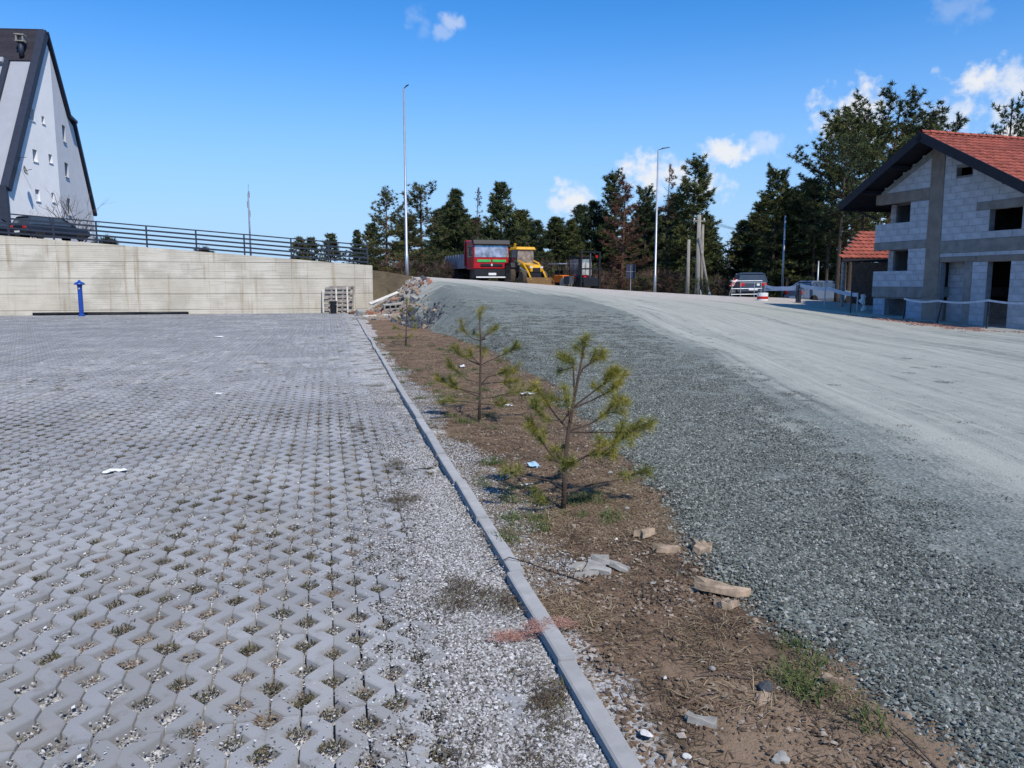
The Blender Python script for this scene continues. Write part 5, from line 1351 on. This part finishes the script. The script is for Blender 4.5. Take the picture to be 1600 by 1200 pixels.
# ---- small orange roller
p = at(878, 451, 55.5); rl = empty('road_roller', (p.x, p.y, gz(p.x, p.y)), R(196)); props(rl, 'small orange roller with a grey canopy between backhoe and forklift', 'roller')
MB().prism([(-.6, .45), (.95, .45), (1.0, .75), (.85, .95), (-.6, 1.0)], -.5, .5, 'x').build('body', M['orange'], rl, bevel=.05)
MB().lathe([(.36, -.55), (.38, -.53), (.38, .53), (.36, .55)], 20, 'x', (0, .9, .38)).build('front_drum', M['stone_grey'], rl); MB().lathe([(.36, -.55), (.38, -.53), (.38, .53), (.36, .55)], 20, 'x', (0, -.8, .38)).build('rear_drum', M['stone_dark'], rl)
MB().box(-.3, .3, -.5, -.1, 1.0, 1.3).build('seat', M['black'], rl)
for x in (-.45, .45):
    for y in (-.75, .35): MB().tube([(x, y, .9), (x, y, 1.72)], .03, 6).build('canopy_post', M['black'], rl)
MB().box(-.62, .62, -.95, .55, 1.72, 1.80).build('canopy', M['grey_bed'], rl, bevel=.02); MB().box(-.08, .08, .15, .25, 1.0, 1.35).build('steering_column', M['black'], rl)

# ---- dark forklift
p = at(908, 455, 54.5); fk = empty('forklift', (p.x, p.y, gz(p.x, p.y)), R(192)); props(fk, 'dark forklift with tall black mast, last machine of the row', 'forklift')
for s in (-1, 1):
    wheel(fk, s*.62, .75, .36, .28); wheel(fk, s*.6, -.95, .32, .24)
    MB().box(min(s*.68, s*.80), max(s*.68, s*.80), 1.12, 1.26, .15, 2.62).build('mast_rail', M['black'], fk); MB().box(min(s*.28, s*.42), max(s*.28, s*.42), 1.32, 2.4, .08, .13).build('fork', M['black'], fk)
    MB().cbox(s*.62, 1.0, 2.32, .16, .12, .2).build('lamp', M['lamp_red'], fk)
    for y in (-.75, .62): MB().tube([(s*.55, y, .95), (s*.5, y*.9, 2.2)], .04, 4).build('cab_post', M['black'], fk)
for z in (.5, 1.4, 2.55): MB().box(-.68, .68, 1.14, 1.22, z, z+.09).build('mast_bar', M['black'], fk)
MB().box(-.05, .05, 1.16, 1.22, .5, 2.5).build('lift_cylinder', M['stone_dark'], fk); MB().box(-.6, .6, 1.28, 1.33, .25, .8).build('carriage', M['black'], fk)
MB().prism([(-1.35, .35), (.95, .35), (.95, .85), (.3, .95), (-1.0, 1.05), (-1.4, .9)], -.6, .6, 'x').build('body', M['dark_car'], fk, bevel=.05)
MB().box(-.5, .5, .56, .58, 1.0, 2.12).build('windscreen', M['sky_glass'], fk); MB().box(-.5, .5, -.72, -.7, 1.05, 2.12).build('rear_window', M['sky_glass'], fk)
for s in (-1, 1): MB().box(s*.53-.008, s*.53+.008, -.66, .5, 1.0, 2.12).build('side_window', M['sky_glass'], fk)
MB().box(-.6, .6, -.85, .75, 2.2, 2.3).build('roof', M['black'], fk, bevel=.02); MB().cbox(0, -.2, 1.25, .5, .45, .8).build('seat', M['black'], fk); MB().cbox(.1, .7, .92, .35, .2, .22).build('red_tank', M['lamp_red'], fk)
MB().box(.9, 1.25, -.3, .5, .4, .95).build('side_box', M['stone_dark'], fk)

# ---- cars
def car(name, loc, rz, paint, label, L=4.35, W=1.74, H=1.46, estate=True, tail=True):
    o = empty(name, loc, rz); props(o, label, 'car', 'parked cars'); h = W/2
    st = [(-L/2, .42, .86, .84), (-L/2+.08, .28, .93, .95), (-L*.28, .2, .95, 1), (.1*L, .2, .93, 1), (L*.22, .2, .90, .98), (L*.42, .24, .76, .92), (L/2, .38, .62, .78)]
    loft(MB(), [[(-h*w*.94, y, a), (-h*w, y, a+.2), (-h*w*.97, y, b), (h*w*.97, y, b), (h*w, y, a+.2), (h*w*.94, y, a)] for y, a, b, w in st]).build('body', M[paint], o, smooth=False, bevel=.03)
    y0, y1 = -L/2+.1, -L/2+.42 if estate else -L/2+.9
    gl = loft(MB(), [[(-h*.93, y0 + .0, .90), (-h*.76, y1, H-.07), (h*.76, y1, H-.07), (h*.93, y0, .90)], [(-h*.93, L*.24, .88), (-h*.74, L*.06, H-.07), (h*.74, L*.06, H-.07), (h*.93, L*.24, .88)]]).build('windows', M['glass'], o)
    MB().hexa([(-h*.77, y1-.1, H-.08), (h*.77, y1-.1, H-.08), (h*.75, L*.08, H-.09), (-h*.75, L*.08, H-.09), (-h*.66, y1, H), (h*.66, y1, H), (h*.64, L*.04, H), (-h*.64, L*.04, H)]).build('roof', M[paint], o, bevel=.02)
    for s in (-1, 1):
        for (ya, yb) in ((y0+.02, y1), (-L*.13, -L*.13), (L*.24, L*.06)):
            MB().tube([(s*h*.94, ya, .90), (s*h*.77, yb, H-.06)], .045, 4).build('pillar', M[paint], gl)
        for y in (-L*.30, L*.31): wheel(o, s*(h-.1), y, .31, .2)
        MB().cbox(s*h*.74, -L/2+.03, .74, .3, .1, .2).build('tail_light', M['lamp_red'], o, bevel=.02)
        MB().cbox(s*h*.68, L/2-.06, .60, .34, .12, .15).build('headlight', M['lamp_clear'], o, bevel=.02)
        MB().cbox(s*(h+.08), L*.17, .98, .16, .1, .13).build('mirror', M[paint], o, bevel=.02)
    MB().box(-h*.95, h*.95, -L/2-.06, -L/2+.1, .32, .56).build('bumper', M['black'] if paint == 'dark_car' else M[paint], o, bevel=.03)
    MB().box(-.26, .26, -L/2-.075, -L/2-.06, .40, .51).build('number_plate', M['white'], o)
    return o
p = at(83, 372, 50.5); car('parked_car', (p.x, p.y, 4.42), R(-40), 'dark_car', 'dark estate car with red tail lights parked behind the metal fence', 4.5)
p = at(-14, 368, 49.5); car('parked_car', (p.x, p.y, 4.35), R(-30), 'dark_car', 'dark car half cut off at the left edge behind the fence', 4.3)
p = at(1284, 474, 47); car('parked_car', (p.x, p.y, gz(p.x, p.y)), R(-86), 'silver', 'silver car with red tail light behind the barrier tape', 4.2, estate=False)

# ================================================================== right roadside
# dark car end-on behind a light steel railing
p = at(1168, 462, 49); car('parked_car', (p.x, p.y, gz(p.x, p.y) + .02), R(-22), 'slate', 'dark blue grey car seen from behind, beyond the steel railing at the road edge', 4.2, 1.78, 1.48)
p = at(1166, 466, 44); rk = empty('steel_railing', (p.x, p.y, gz(p.x, p.y)), R(-10)); props(rk, 'light steel railing in front of the dark blue grey car', 'railing')
for x in (-.85, -.35, .45, .85): MB().tube([(x, 0, -.05), (x, 0, .98)], .022, 6).build('post', M['steel_lamp'], rk)
for z in (.18, .5, .94): MB().tube([(-.9, .0, z), (.9, .0, z + .02)], .018, 6).build('rail', M['steel_lamp'], rk)
MB().cbox(.66, -.03, .74, .16, .02, .12).build('tag', M['white'], rk)
fl = empty('warning_flag', at(1139, 466, 44)); fl.location.z = gz(fl.location.x, fl.location.y); props(fl, 'red and white rag on a stick at the left end of the steel railing', 'flag')
MB().tube([(0, 0, 0), (.25, 0, 1.05)], .02, 5).build('stick', M['wood_grey'], fl)
f1 = MB(); [f1.poly([(.0+.1*a, .02*(-1)**a, .62+.13*a), (.24+.1*a, -.02*(-1)**a, .60+.13*a), (.34+.1*a, .02*(-1)**a, .73+.13*a), (.1+.1*a, -.02*(-1)**a, .75+.13*a)]) for a in range(3)]; f1.build('cloth', M['lamp_red'], fl)
f2 = MB(); [f2.poly([(.24+.1*a, -.025, .70+.13*a), (.34+.1*a, .02, .70+.13*a), (.40+.1*a, -.02, .85+.13*a), (.30+.1*a, .02, .85+.13*a)]) for a in range(2)]; f2.build('cloth', M['cloth_white'], fl)
p = at(1191, 473, 40); dr = empty('barrel', (p.x, p.y, gz(p.x, p.y) - .02)); props(dr, 'red and white banded barrel at the road edge by the barrier', 'barrel')
MB().lathe([(.27, 0), (.28, .02), (.28, .36)], 18).build('lower_band', M['white'], dr); MB().lathe([(.283, .10), (.283, .24)], 18).build('red_band', M['lamp_red'], dr); MB().lathe([(.28, .361), (.28, .40), (.275, .42), (.01, .42)], 18).build('lid', M['white'], dr)
# barrier tape on posts
bt_ = empty('barrier', (0, 0, 0)); props(bt_, 'sagging pale barrier band on thin posts along the right road edge', 'barrier')
pts = [at(1196, 447, 41), at(1222, 450, 40), at(1250, 446, 39), at(1296, 451, 36.5), at(1341, 461, 33.5)]
def band(pts, w, name, parent, m, sag=.06):
    for a, b in zip(pts[:-1], pts[1:]):
        n = 6; mb = MB(); q = [a.lerp(b, k/n) - Vector((0, 0, sag*math.sin(math.pi*k/n))) for k in range(n+1)]
        for u, v in zip(q[:-1], q[1:]): mb.hexa([u+Vector((0, 0, -w)), v+Vector((0, 0, -w)), v+Vector((.015, .015, -w)), u+Vector((.015, .015, -w)), u+Vector((0, 0, w)), v+Vector((0, 0, w)), v+Vector((.015, .015, w)), u+Vector((.015, .015, w))])
        mb.build(name, M[m], parent)
band(pts, .085, 'band', bt_, 'tape'); band([at(1196, 453, 41), at(1250, 452, 39)], .03, 'band', bt_, 'tape', .03)
for q, m in ((pts[0], 'steel_lamp'), (pts[2], 'dark_steel'), (at(1290, 451, 36.8), 'steel_lamp'), (pts[4], 'steel_lamp')):
    g_ = gz(q.x, q.y); MB().tube([(q.x, q.y+.03, g_-.1), (q.x, q.y+.03, q.z+.1)], .03, 6).build('post', M[m], bt_)
q = at(1250, 447, 39); MB().box(q.x-.14, q.x+.14, q.y+.06, q.y+.12, gz(q.x, q.y)-.05, q.z+.05).build('post', M['dark_steel'], bt_)
rq = at(1345, 478, 33.4); g_ = gz(rq.x, rq.y); rag = empty('hanging_rag', (rq.x, rq.y, g_)); props(rag, 'crumpled pale rag hanging on the last post of the barrier', 'rag')
rg = np.random.default_rng(5); mb = MB(); prev_ = None
for k in range(9):
    z = .78 - k*.092; c_ = Vector((.05*math.sin(k*1.3) + .012*k, -.06, z)); w = .10 + .05*math.sin(k*2.1) + (.05 if k in (2, 3) else 0)
    row = [mb.pt(c_ + Vector((-w, .03*rg.normal(), 0))), mb.pt(c_ + Vector((-.03, -.07, .02*rg.normal()))), mb.pt(c_ + Vector((.04, .03, 0))), mb.pt(c_ + Vector((w*.9, -.04*rg.random(), 0)))]
    if prev_: [mb.face((prev_[i_], row[i_], row[i_+1], prev_[i_+1])) for i_ in range(3)]
    prev_ = row
mb.build('cloth', M['cloth_white'], rag)
# wire mesh fence in front of the house
mf = empty('mesh_fence', (21.75, 24.8, 0), R(3.3)); props(mf, 'thin wire mesh fence with a pale top band in front of the unfinished house', 'fence')
def mfz(y): 
    v = mf.matrix_basis @ Vector((0, y, 0)); return gz(v.x, v.y)
py_ = [3.6, .7, -.9, -3.0, -5.2]
hts = [1.35, .85, .88, 1.0, 1.05]
for y, h_ in zip(py_, hts): MB().tube([(0, y, mfz(y)-.1), (0.06 if y == .7 else 0, y - (.2 if y == -.9 else 0), mfz(y) + h_)], .028, 6).build('post', M['dark_steel'], mf)
tp = [Vector((-.03, y, mfz(y)+h_-.04)) for y, h_ in zip(py_[1:], hts[1:])]
band(tp, .035, 'top_band', mf, 'tape', .08)
wm = MB(); w_ = .0022
def wire(a, b): 
    a, b = Vector(a), Vector(b); s_ = Vector((0, w_, w_)); n_ = Vector((w_, 0, 0)); wm.poly([a-s_, b-s_, b+s_, a+s_]); 
for y in np.arange(-5.2, .6, .085):
    z0 = mfz(y); H_ = .85
    wire((0, y, z0), (0, y+H_*.9, z0+H_)) if y + H_*.9 < .7 else None
    wire((0, y, z0), (0, y-H_*.9, z0+H_)) if y - H_*.9 > -5.2 else None
o = wm.build('wire_mesh', M['steel_lamp'], mf); o['kind'] = 'stuff'

# ================================================================== rubble, stones and litter
def rock_mesh(seed, m, flat=.7, rough=.25):
    rg = np.random.default_rng(seed); bm = bmesh.new(); bmesh.ops.create_icosphere(bm, subdivisions=2, radius=1)
    pl = [(Vector(rg.normal(0, 1, 3)).normalized(), rg.uniform(.35, .75)) for _ in range(14)]
    for v in bm.verts:
        for n, d in pl:
            k = v.co.dot(n)
            if k > d: v.co -= n*(k - d)
        v.co *= 1 + rg.normal(0, rough*.12); v.co.z *= flat
    me = bpy.data.meshes.new('stone'); bm.to_mesh(me); bm.free(); me.materials.append(m); return me
def slab_mesh(seed, lx, ly, lz, m):
    """broken flat piece with an uneven outline"""
    rg = np.random.default_rng(seed); n = 12; out = []
    for k in range(n):
        a = 2*math.pi*k/n; r = rg.uniform(.58, 1.12); out.append((r*lx*math.copysign(abs(math.cos(a))**.6, math.cos(a)), r*ly*math.copysign(abs(math.sin(a))**.6, math.sin(a))))
    mb = MB(); A = [mb.pt((x, y, -lz + rg.normal(0, lz*.1))) for x, y in out]; B = [mb.pt((x*.96, y*.95, lz + rg.normal(0, lz*.5))) for x, y in out]
    c = mb.pt((0, 0, lz*1.1)); 
    for k in range(n): mb.face((A[k], A[(k+1) % n], B[(k+1) % n], B[k])); mb.face((B[k], B[(k+1) % n], c))
    mb.face(A[::-1]); return mb.mesh('stone', m, bevel=0)
def stone(name, me, x, y, s, label, cat='stone', rz=0, rot=None, dz=0, group=None):
    z = max(float(soil_h(np.array([x]), np.array([y]))[0]), float(gravel_h(np.array([x]), np.array([y]))[0]) if x > 1.7 else -1)
    return props(link(name, me, None, (x, y, z + dz), rot or (0, 0, rz), s), label, cat, group)
RM = {k: [rock_mesh(s*7+i, M[k]) for i in range(3)] for s, k in enumerate(('stone_tan', 'stone_grey', 'stone_dark', 'stone_white'))}
stone('stone', RM['stone_tan'][0], 1.87, 2.48, (.042, .045, .062), 'upright tan block of stone at the gravel edge, lower right', rz=.3, dz=.03)
stone('stone', RM['stone_dark'][1], 1.62, 2.51, (.045, .04, .04), 'dark stone in a pale clod of soil near the tan block', rz=1, dz=.02)
stone('soil_clod', RM['stone_tan'][2], 1.58, 2.46, (.085, .05, .028), 'pale clod of soil under the dark stone', 'clod', rz=.4, dz=.0)
stone('stone', RM['stone_white'][0], 1.045, 2.33, (.042, .042, .02), 'flat white broken stone at the bottom beside the kerb', rot=(.1, .35, .9), dz=.02)
stone('stone', slab_mesh(3, .075, .022, .012, M['stone_grey']), 1.27, 2.36, 1, 'long narrow pale grey stone sliver lying on the soil', rot=(.05, .1, -.7), dz=.012)
stone('stone', RM['stone_grey'][0], 1.485, 2.69, (.016, .02, .024), 'small grey upright pebble on bare soil', rz=0, dz=.01)
stone('stone', RM['stone_white'][1], 1.13, 2.19, .018, 'small round white pebble near the bottom by the kerb', dz=.01)
stone('stone', RM['stone_white'][2], 1.275, 2.68, (.016, .013, .012), 'small bright white pebble left of the grey upright pebble', rz=1, dz=.012)
stone('paper_scrap', slab_mesh(5, .05, .035, .006, M['stone_grey']), 1.42, 2.10, .8, 'dirty pale flat scrap at the bottom edge of the soil strip', 'scrap', rz=.5, dz=.008)
stone('flat_stone', slab_mesh(7, .15, .05, .018, M['stone_tan']), 1.93, 3.42, 1, 'long flat tan stone slab lying on the gravel edge', rot=(.05, .12, -.55), dz=.04)
stone('flat_stone', slab_mesh(8, .07, .035, .016, M['stone_tan']), 1.86, 3.27, 1, 'small tan slab just below the long flat slab', rot=(.1, -.2, -.9), dz=.02)
stone('stone', RM['stone_tan'][1], 1.80, 3.50, (.07, .04, .022), 'low tan stone left of the long flat slab', rz=.2, dz=.01)
stone('stone', RM['stone_tan'][2], 1.92, 3.08, (.035, .03, .02), 'small tan stone under the flat slabs near the gravel', rz=.6, dz=.01)
stone('stone', RM['stone_tan'][0], 1.80, 4.25, (.035, .033, .03), 'rounded tan stone left in the row behind the concrete crust', dz=.015)
stone('stone', slab_mesh(11, .08, .035, .02, M['stone_tan']), 1.90, 4.33, 1, 'tan stone slab, farthest of the row at the gravel edge', rz=.35, dz=.03)
stone('stone', slab_mesh(12, .085, .03, .02, M['stone_tan']), 1.92, 4.07, 1, 'tan slab in the middle of the row at the gravel edge', rz=-.4, dz=.02)
stone('stone', slab_mesh(13, .06, .045, .025, M['stone_tan']), 2.12, 4.02, 1, 'squarish brown stone half in the gravel', rot=(.2, .2, -.6), dz=.03)
stone('stone', RM['stone_white'][0], 1.70, 4.32, (.018, .018, .016), 'small white pebble left of the rounded tan stone', dz=.01)
stone('stone', RM['stone_grey'][1], 1.64, 3.63, (.032, .024, .012), 'flat grey stone right of the concrete crust', rz=.8, dz=.012)
for k, (x, y, s) in enumerate(((2.0, 4.9, .025), (2.1, 5.4, .03), (2.2, 5.0, .02), (1.95, 3.75, .03), (2.02, 3.62, .022), (1.9, 2.85, .02), (2.25, 5.9, .03), (1.75, 2.95, .018), (2.4, 6.6, .035), (2.0, 2.2, .03))):
    stone('stone', RM['stone_tan' if k % 2 else 'stone_grey'][k % 3], x, y, s, 'small loose stone along the seam of soil and gravel', rz=k, dz=s*.4, group='small stones along the gravel edge')
# crust of old concrete
cr = empty('concrete_crust', (1.42, 3.87, float(soil_h(np.array([1.42]), np.array([3.87]))[0]))); props(cr, 'broken crust of old grey concrete lying on the soil', 'rubble')
for k, (dx, dy, dz, a, b, c, lx, ly) in enumerate(((-.10, .05, .02, .1, -.25, .2, .06, .03), (-.02, -.01, .03, .35, .1, -.5, .085, .045), (.07, .02, .035, -.3, .15, -.4, .09, .028), (.03, .07, .045, .25, -.1, -.3, .07, .03), (.12, -.02, .02, .1, .3, -.5, .06, .022), (-.08, -.05, .01, 0, 0, .1, .09, .02))):
    link('fragment', slab_mesh(30+k, lx, ly, .011, M['stone_grey']), cr, (dx, dy, dz), (a, b, c))
# litter
def crumple(name, x, y, z, s, m, seed, label, cat, flat=.35):
    rg = np.random.default_rng(seed); bm = bmesh.new(); bmesh.ops.create_grid(bm, x_segments=5, y_segments=4, size=1)
    for v in bm.verts: v.co.z = rg.uniform(0, 1)*flat*(1.2 - abs(v.co.x)*.7); v.co.x += rg.normal(0, .12); v.co.y += rg.normal(0, .12)
    me = bpy.data.meshes.new(name); bm.to_mesh(me); bm.free(); me.materials.append(M[m]); ob = link(name, me, None, (x, y, z), (0, 0, rg.random()*3), s)
    md = ob.modifiers.new('thickness', 'SOLIDIFY'); md.thickness = .03
    return props(ob, label, cat)
crumple('paper_scrap', -1.81, 7.04, .01, (.085, .045, .05), 'paper', 1, 'largest white crumpled paper on the paving stones', 'litter')
crumple('paper_scrap', -1.57, 11.8, .01, (.05, .04, .05), 'paper', 2, 'small white paper scrap farther back on the paving', 'litter')
crumple('wrapper', 1.70, 6.31, .02, (.05, .035, .07), 'paper_blue', 3, 'light blue and white wrapper left of the nearest young pine', 'litter', .8)
crumple('paper_scrap', 1.51, 5.75, .02, (.055, .02, .02), 'paper', 4, 'flat white scrap in front of the light blue wrapper', 'litter')
crumple('paper_scrap', 2.46, 14.4, .03, (.07, .06, .07), 'paper', 5, 'white scrap in the soil behind the middle young pine', 'litter', .6)
crumple('plastic_scrap', 2.72, 10.4, .05, (.09, .05, .07), 'cloth_white', 6, 'dull white plastic between the two front young pines', 'litter', .6)
crumple('paper_scrap', 2.25, 9.6, .03, (.05, .035, .05), 'paper', 7, 'tiny white scrap right of the middle young pine trunk', 'litter', .5)
crumple('paper_scrap', .47, 2.30, .0, (.03, .035, .03), 'paper', 8, 'small torn white scrap on the gravel left of the kerb', 'litter', .5)
crumple('paper_scrap', -3.2, 24.5, .01, (.12, .1, .07), 'paper', 9, 'white speck of paper far back on the paving', 'litter', .5)
# thin wires and sticks across the kerb
wi = MB(); kz = .062
wi.tube([(float(KX(4.0))-.13, 4.02, .02), (float(KX(4.0))-.05, 4.03, kz), (float(KX(4.0)), 4.05, kz+.012), (float(KX(4.0))+.06, 4.02, kz), (float(KX(4.0))+.2, 3.9, .03), (float(KX(4.0))+.33, 3.72, .03)], .003, 5)
props(wi.build('wire', M['black']), 'thin black wire lying across the kerb', 'wire')
rg = np.random.default_rng(31)
for k, (x, y, L_) in enumerate(((1.5, 2.62, .22), (1.35, 2.5, .16), (1.72, 3.1, .2), (1.9, 2.05, .25), (1.25, 5.6, .2), (1.62, 4.7, .28), (1.1, 3.0, .14), (1.6, 3.3, .18))):
    a = rg.random()*3.14; z = float(soil_h(np.array([x]), np.array([y]))[0]) + .012; d = Vector((math.cos(a), math.sin(a), .05))*L_/2; c_ = Vector((x, y, z))
    props(MB().tube([c_-d, c_ + Vector((0, .01, .012)), c_+d], [.004, .0035, .002], 5).build('stick', M['twig']), 'thin dry stick lying on the bare soil', 'stick', 'dry sticks on the soil strip')
# heap of rubble at the end of the wall
rub = [rock_mesh(90+k, M[('stone_grey', 'stone_tan', 'stone_dark', 'stone_tan' if k > 4 else 'brick_red', 'concrete_warm')[k % 5]], .75) for k in range(10)]
rcol = template_collection('rubble_kinds', rub)
P, Ro, S, I = [], [], [], []
rg = np.random.default_rng(17)
for q in range(3600):
    y = rg.uniform(27, 45.5); x = float(np.interp(y, XE_Y, XE_X)) + rg.normal(0, .62)*(1.3 if y > 37 else .8) + (.45 if y > 36 else -.1)
    if x < KX(y) + .2 or (y < 34 and x < float(np.interp(y, XE_Y, XE_X)) - .45) or x > 4.9: continue
    dark = y < 33.5
    if dark and rg.random() < .45: continue
    z = max(float(gravel_h(np.array([x]), np.array([y]))[0]), 0)
    P.append((x, y, z + .03)); Ro.append(tuple(rg.uniform(0, 6.28, 3))); S.append(.03 + .20*rg.random()**4)
    I.append(rg.choice([2, 7]) if dark and rg.random() < .8 else rg.integers(0, 10))
scatter('rubble', rcol, P, Ro, S, I, 'heap of broken stone and rubble spilling down at the end of the wall', 'rubble')
def piece(name, cx, cy, cz, sx, sy, sz, rot, m, label, cat): return props(MB().cbox(0, 0, 0, sx, sy, sz).build(name, M[m], None, bevel=min(sx, sy, sz)*.12, loc=(cx, cy, cz), rot=rot), label, cat)
piece('board', 2.95, 41.3, .85, .16, 2.1, .09, (R(20), R(35), R(-40)), 'wood_white', 'pale long board leaning on the rubble heap beside the wall end', 'board')
piece('board', 2.35, 40.2, .45, .14, 2.2, .10, (R(22), 0, R(-48)), 'wood_grey', 'grey board lying below the pale long board', 'board')
piece('board', 2.45, 36.8, .12, 1.7, .18, .08, (0, R(-2), R(4)), 'wood_white', 'pale beam lying flat at the foot of the rubble', 'beam')
piece('board', 2.2, 35.6, .06, 2.2, .25, .06, (0, R(1), R(-3)), 'stone_grey', 'flat grey slab in front of the pale beam', 'slab')
piece('kerb_block', 1.62, 38.6, .16, .42, .55, .34, (R(12), R(8), R(14)), 'stone_grey', 'tilted grey concrete block at the far end of the kerb', 'block')
piece('plank', 1.48, 41.8, .12, .75, .3, .12, (0, R(-12), R(20)), 'bark_red', 'short dark brown plank at the end of the kerb', 'plank')
piece('brick', 2.1, 38.2, .16, .5, .3, .22, (R(10), R(14), R(30)), 'brick_red', 'reddish broken brick lump beside the tilted block', 'brick')
hb = empty('hollow_block', (3.05, 37.3, .52), R(12)); hb.rotation_euler = (R(12), R(-4), R(10)); props(hb, 'grey hollow block with three dark holes in the rubble', 'block')
mb = MB(); holed(mb, [(-.45, -.13), (.45, -.13), (.45, .13), (-.45, .13)], [(-.38, -.16, -.08, .08), (-.11, .11, -.08, .08), (.16, .38, -.08, .08)], (0, -.12, 0), (1, 0, 0), (0, 0, 1), (0, -1, 0), .24)
mb.build('shell', M['stone_grey'], hb)
MB().box(-.44, .44, .115, .125, -.125, .125).build('back', M['stone_dark'], hb)
for k, (x, y, s, m) in enumerate(((3.3, 37.6, .34, 'stone_white'), (3.6, 33, .4, 'stone_dark'), (3.4, 31, .35, 'stone_dark'), (3.0, 35.2, .25, 'stone_grey'), (3.7, 39.5, .3, 'stone_tan'), (3.9, 35, .38, 'stone_grey'), (3.5, 28.5, .28, 'stone_dark'))):
    z = float(gravel_h(np.array([x]), np.array([y]))[0])
    props(link('boulder', RM[m][k % 3], None, (x, y, max(z, 0)+.05), (k, k*.7, k), s), ['large white chunk in the middle of the rubble heap', 'largest dark boulder at the foot of the grey gravel bank', 'dark boulder in front of the largest dark one', 'grey chunk low on the rubble heap', 'tan chunk near the top of the rubble', 'grey boulder between rubble and gravel bank', 'nearest dark boulder at the foot of the gravel bank'][k], 'boulder')
# broken brick crumbs by the house
bc = template_collection('brick_kinds', [stone_cluster('brick_crumbs', 40, disc(.35), .01, .05, M['pink_bits'], 300+k, .4) for k in range(3)])
P, Ro, S, I = [], [], [], []
for q in range(90): P.append((21.1 + rg.normal(0, .35), 23.6 + rg.normal(0, 1.6), 0)); P[-1] = (P[-1][0], P[-1][1], gz(P[-1][0], P[-1][1])); Ro.append((0, 0, rg.random()*6.28)); S.append(rg.uniform(.6, 1.2)); I.append(rg.integers(0, 3))
scatter('brick_crumbs', bc, P, Ro, S, I, 'pinkish crumbs of broken brick in front of the unfinished house', 'rubble')
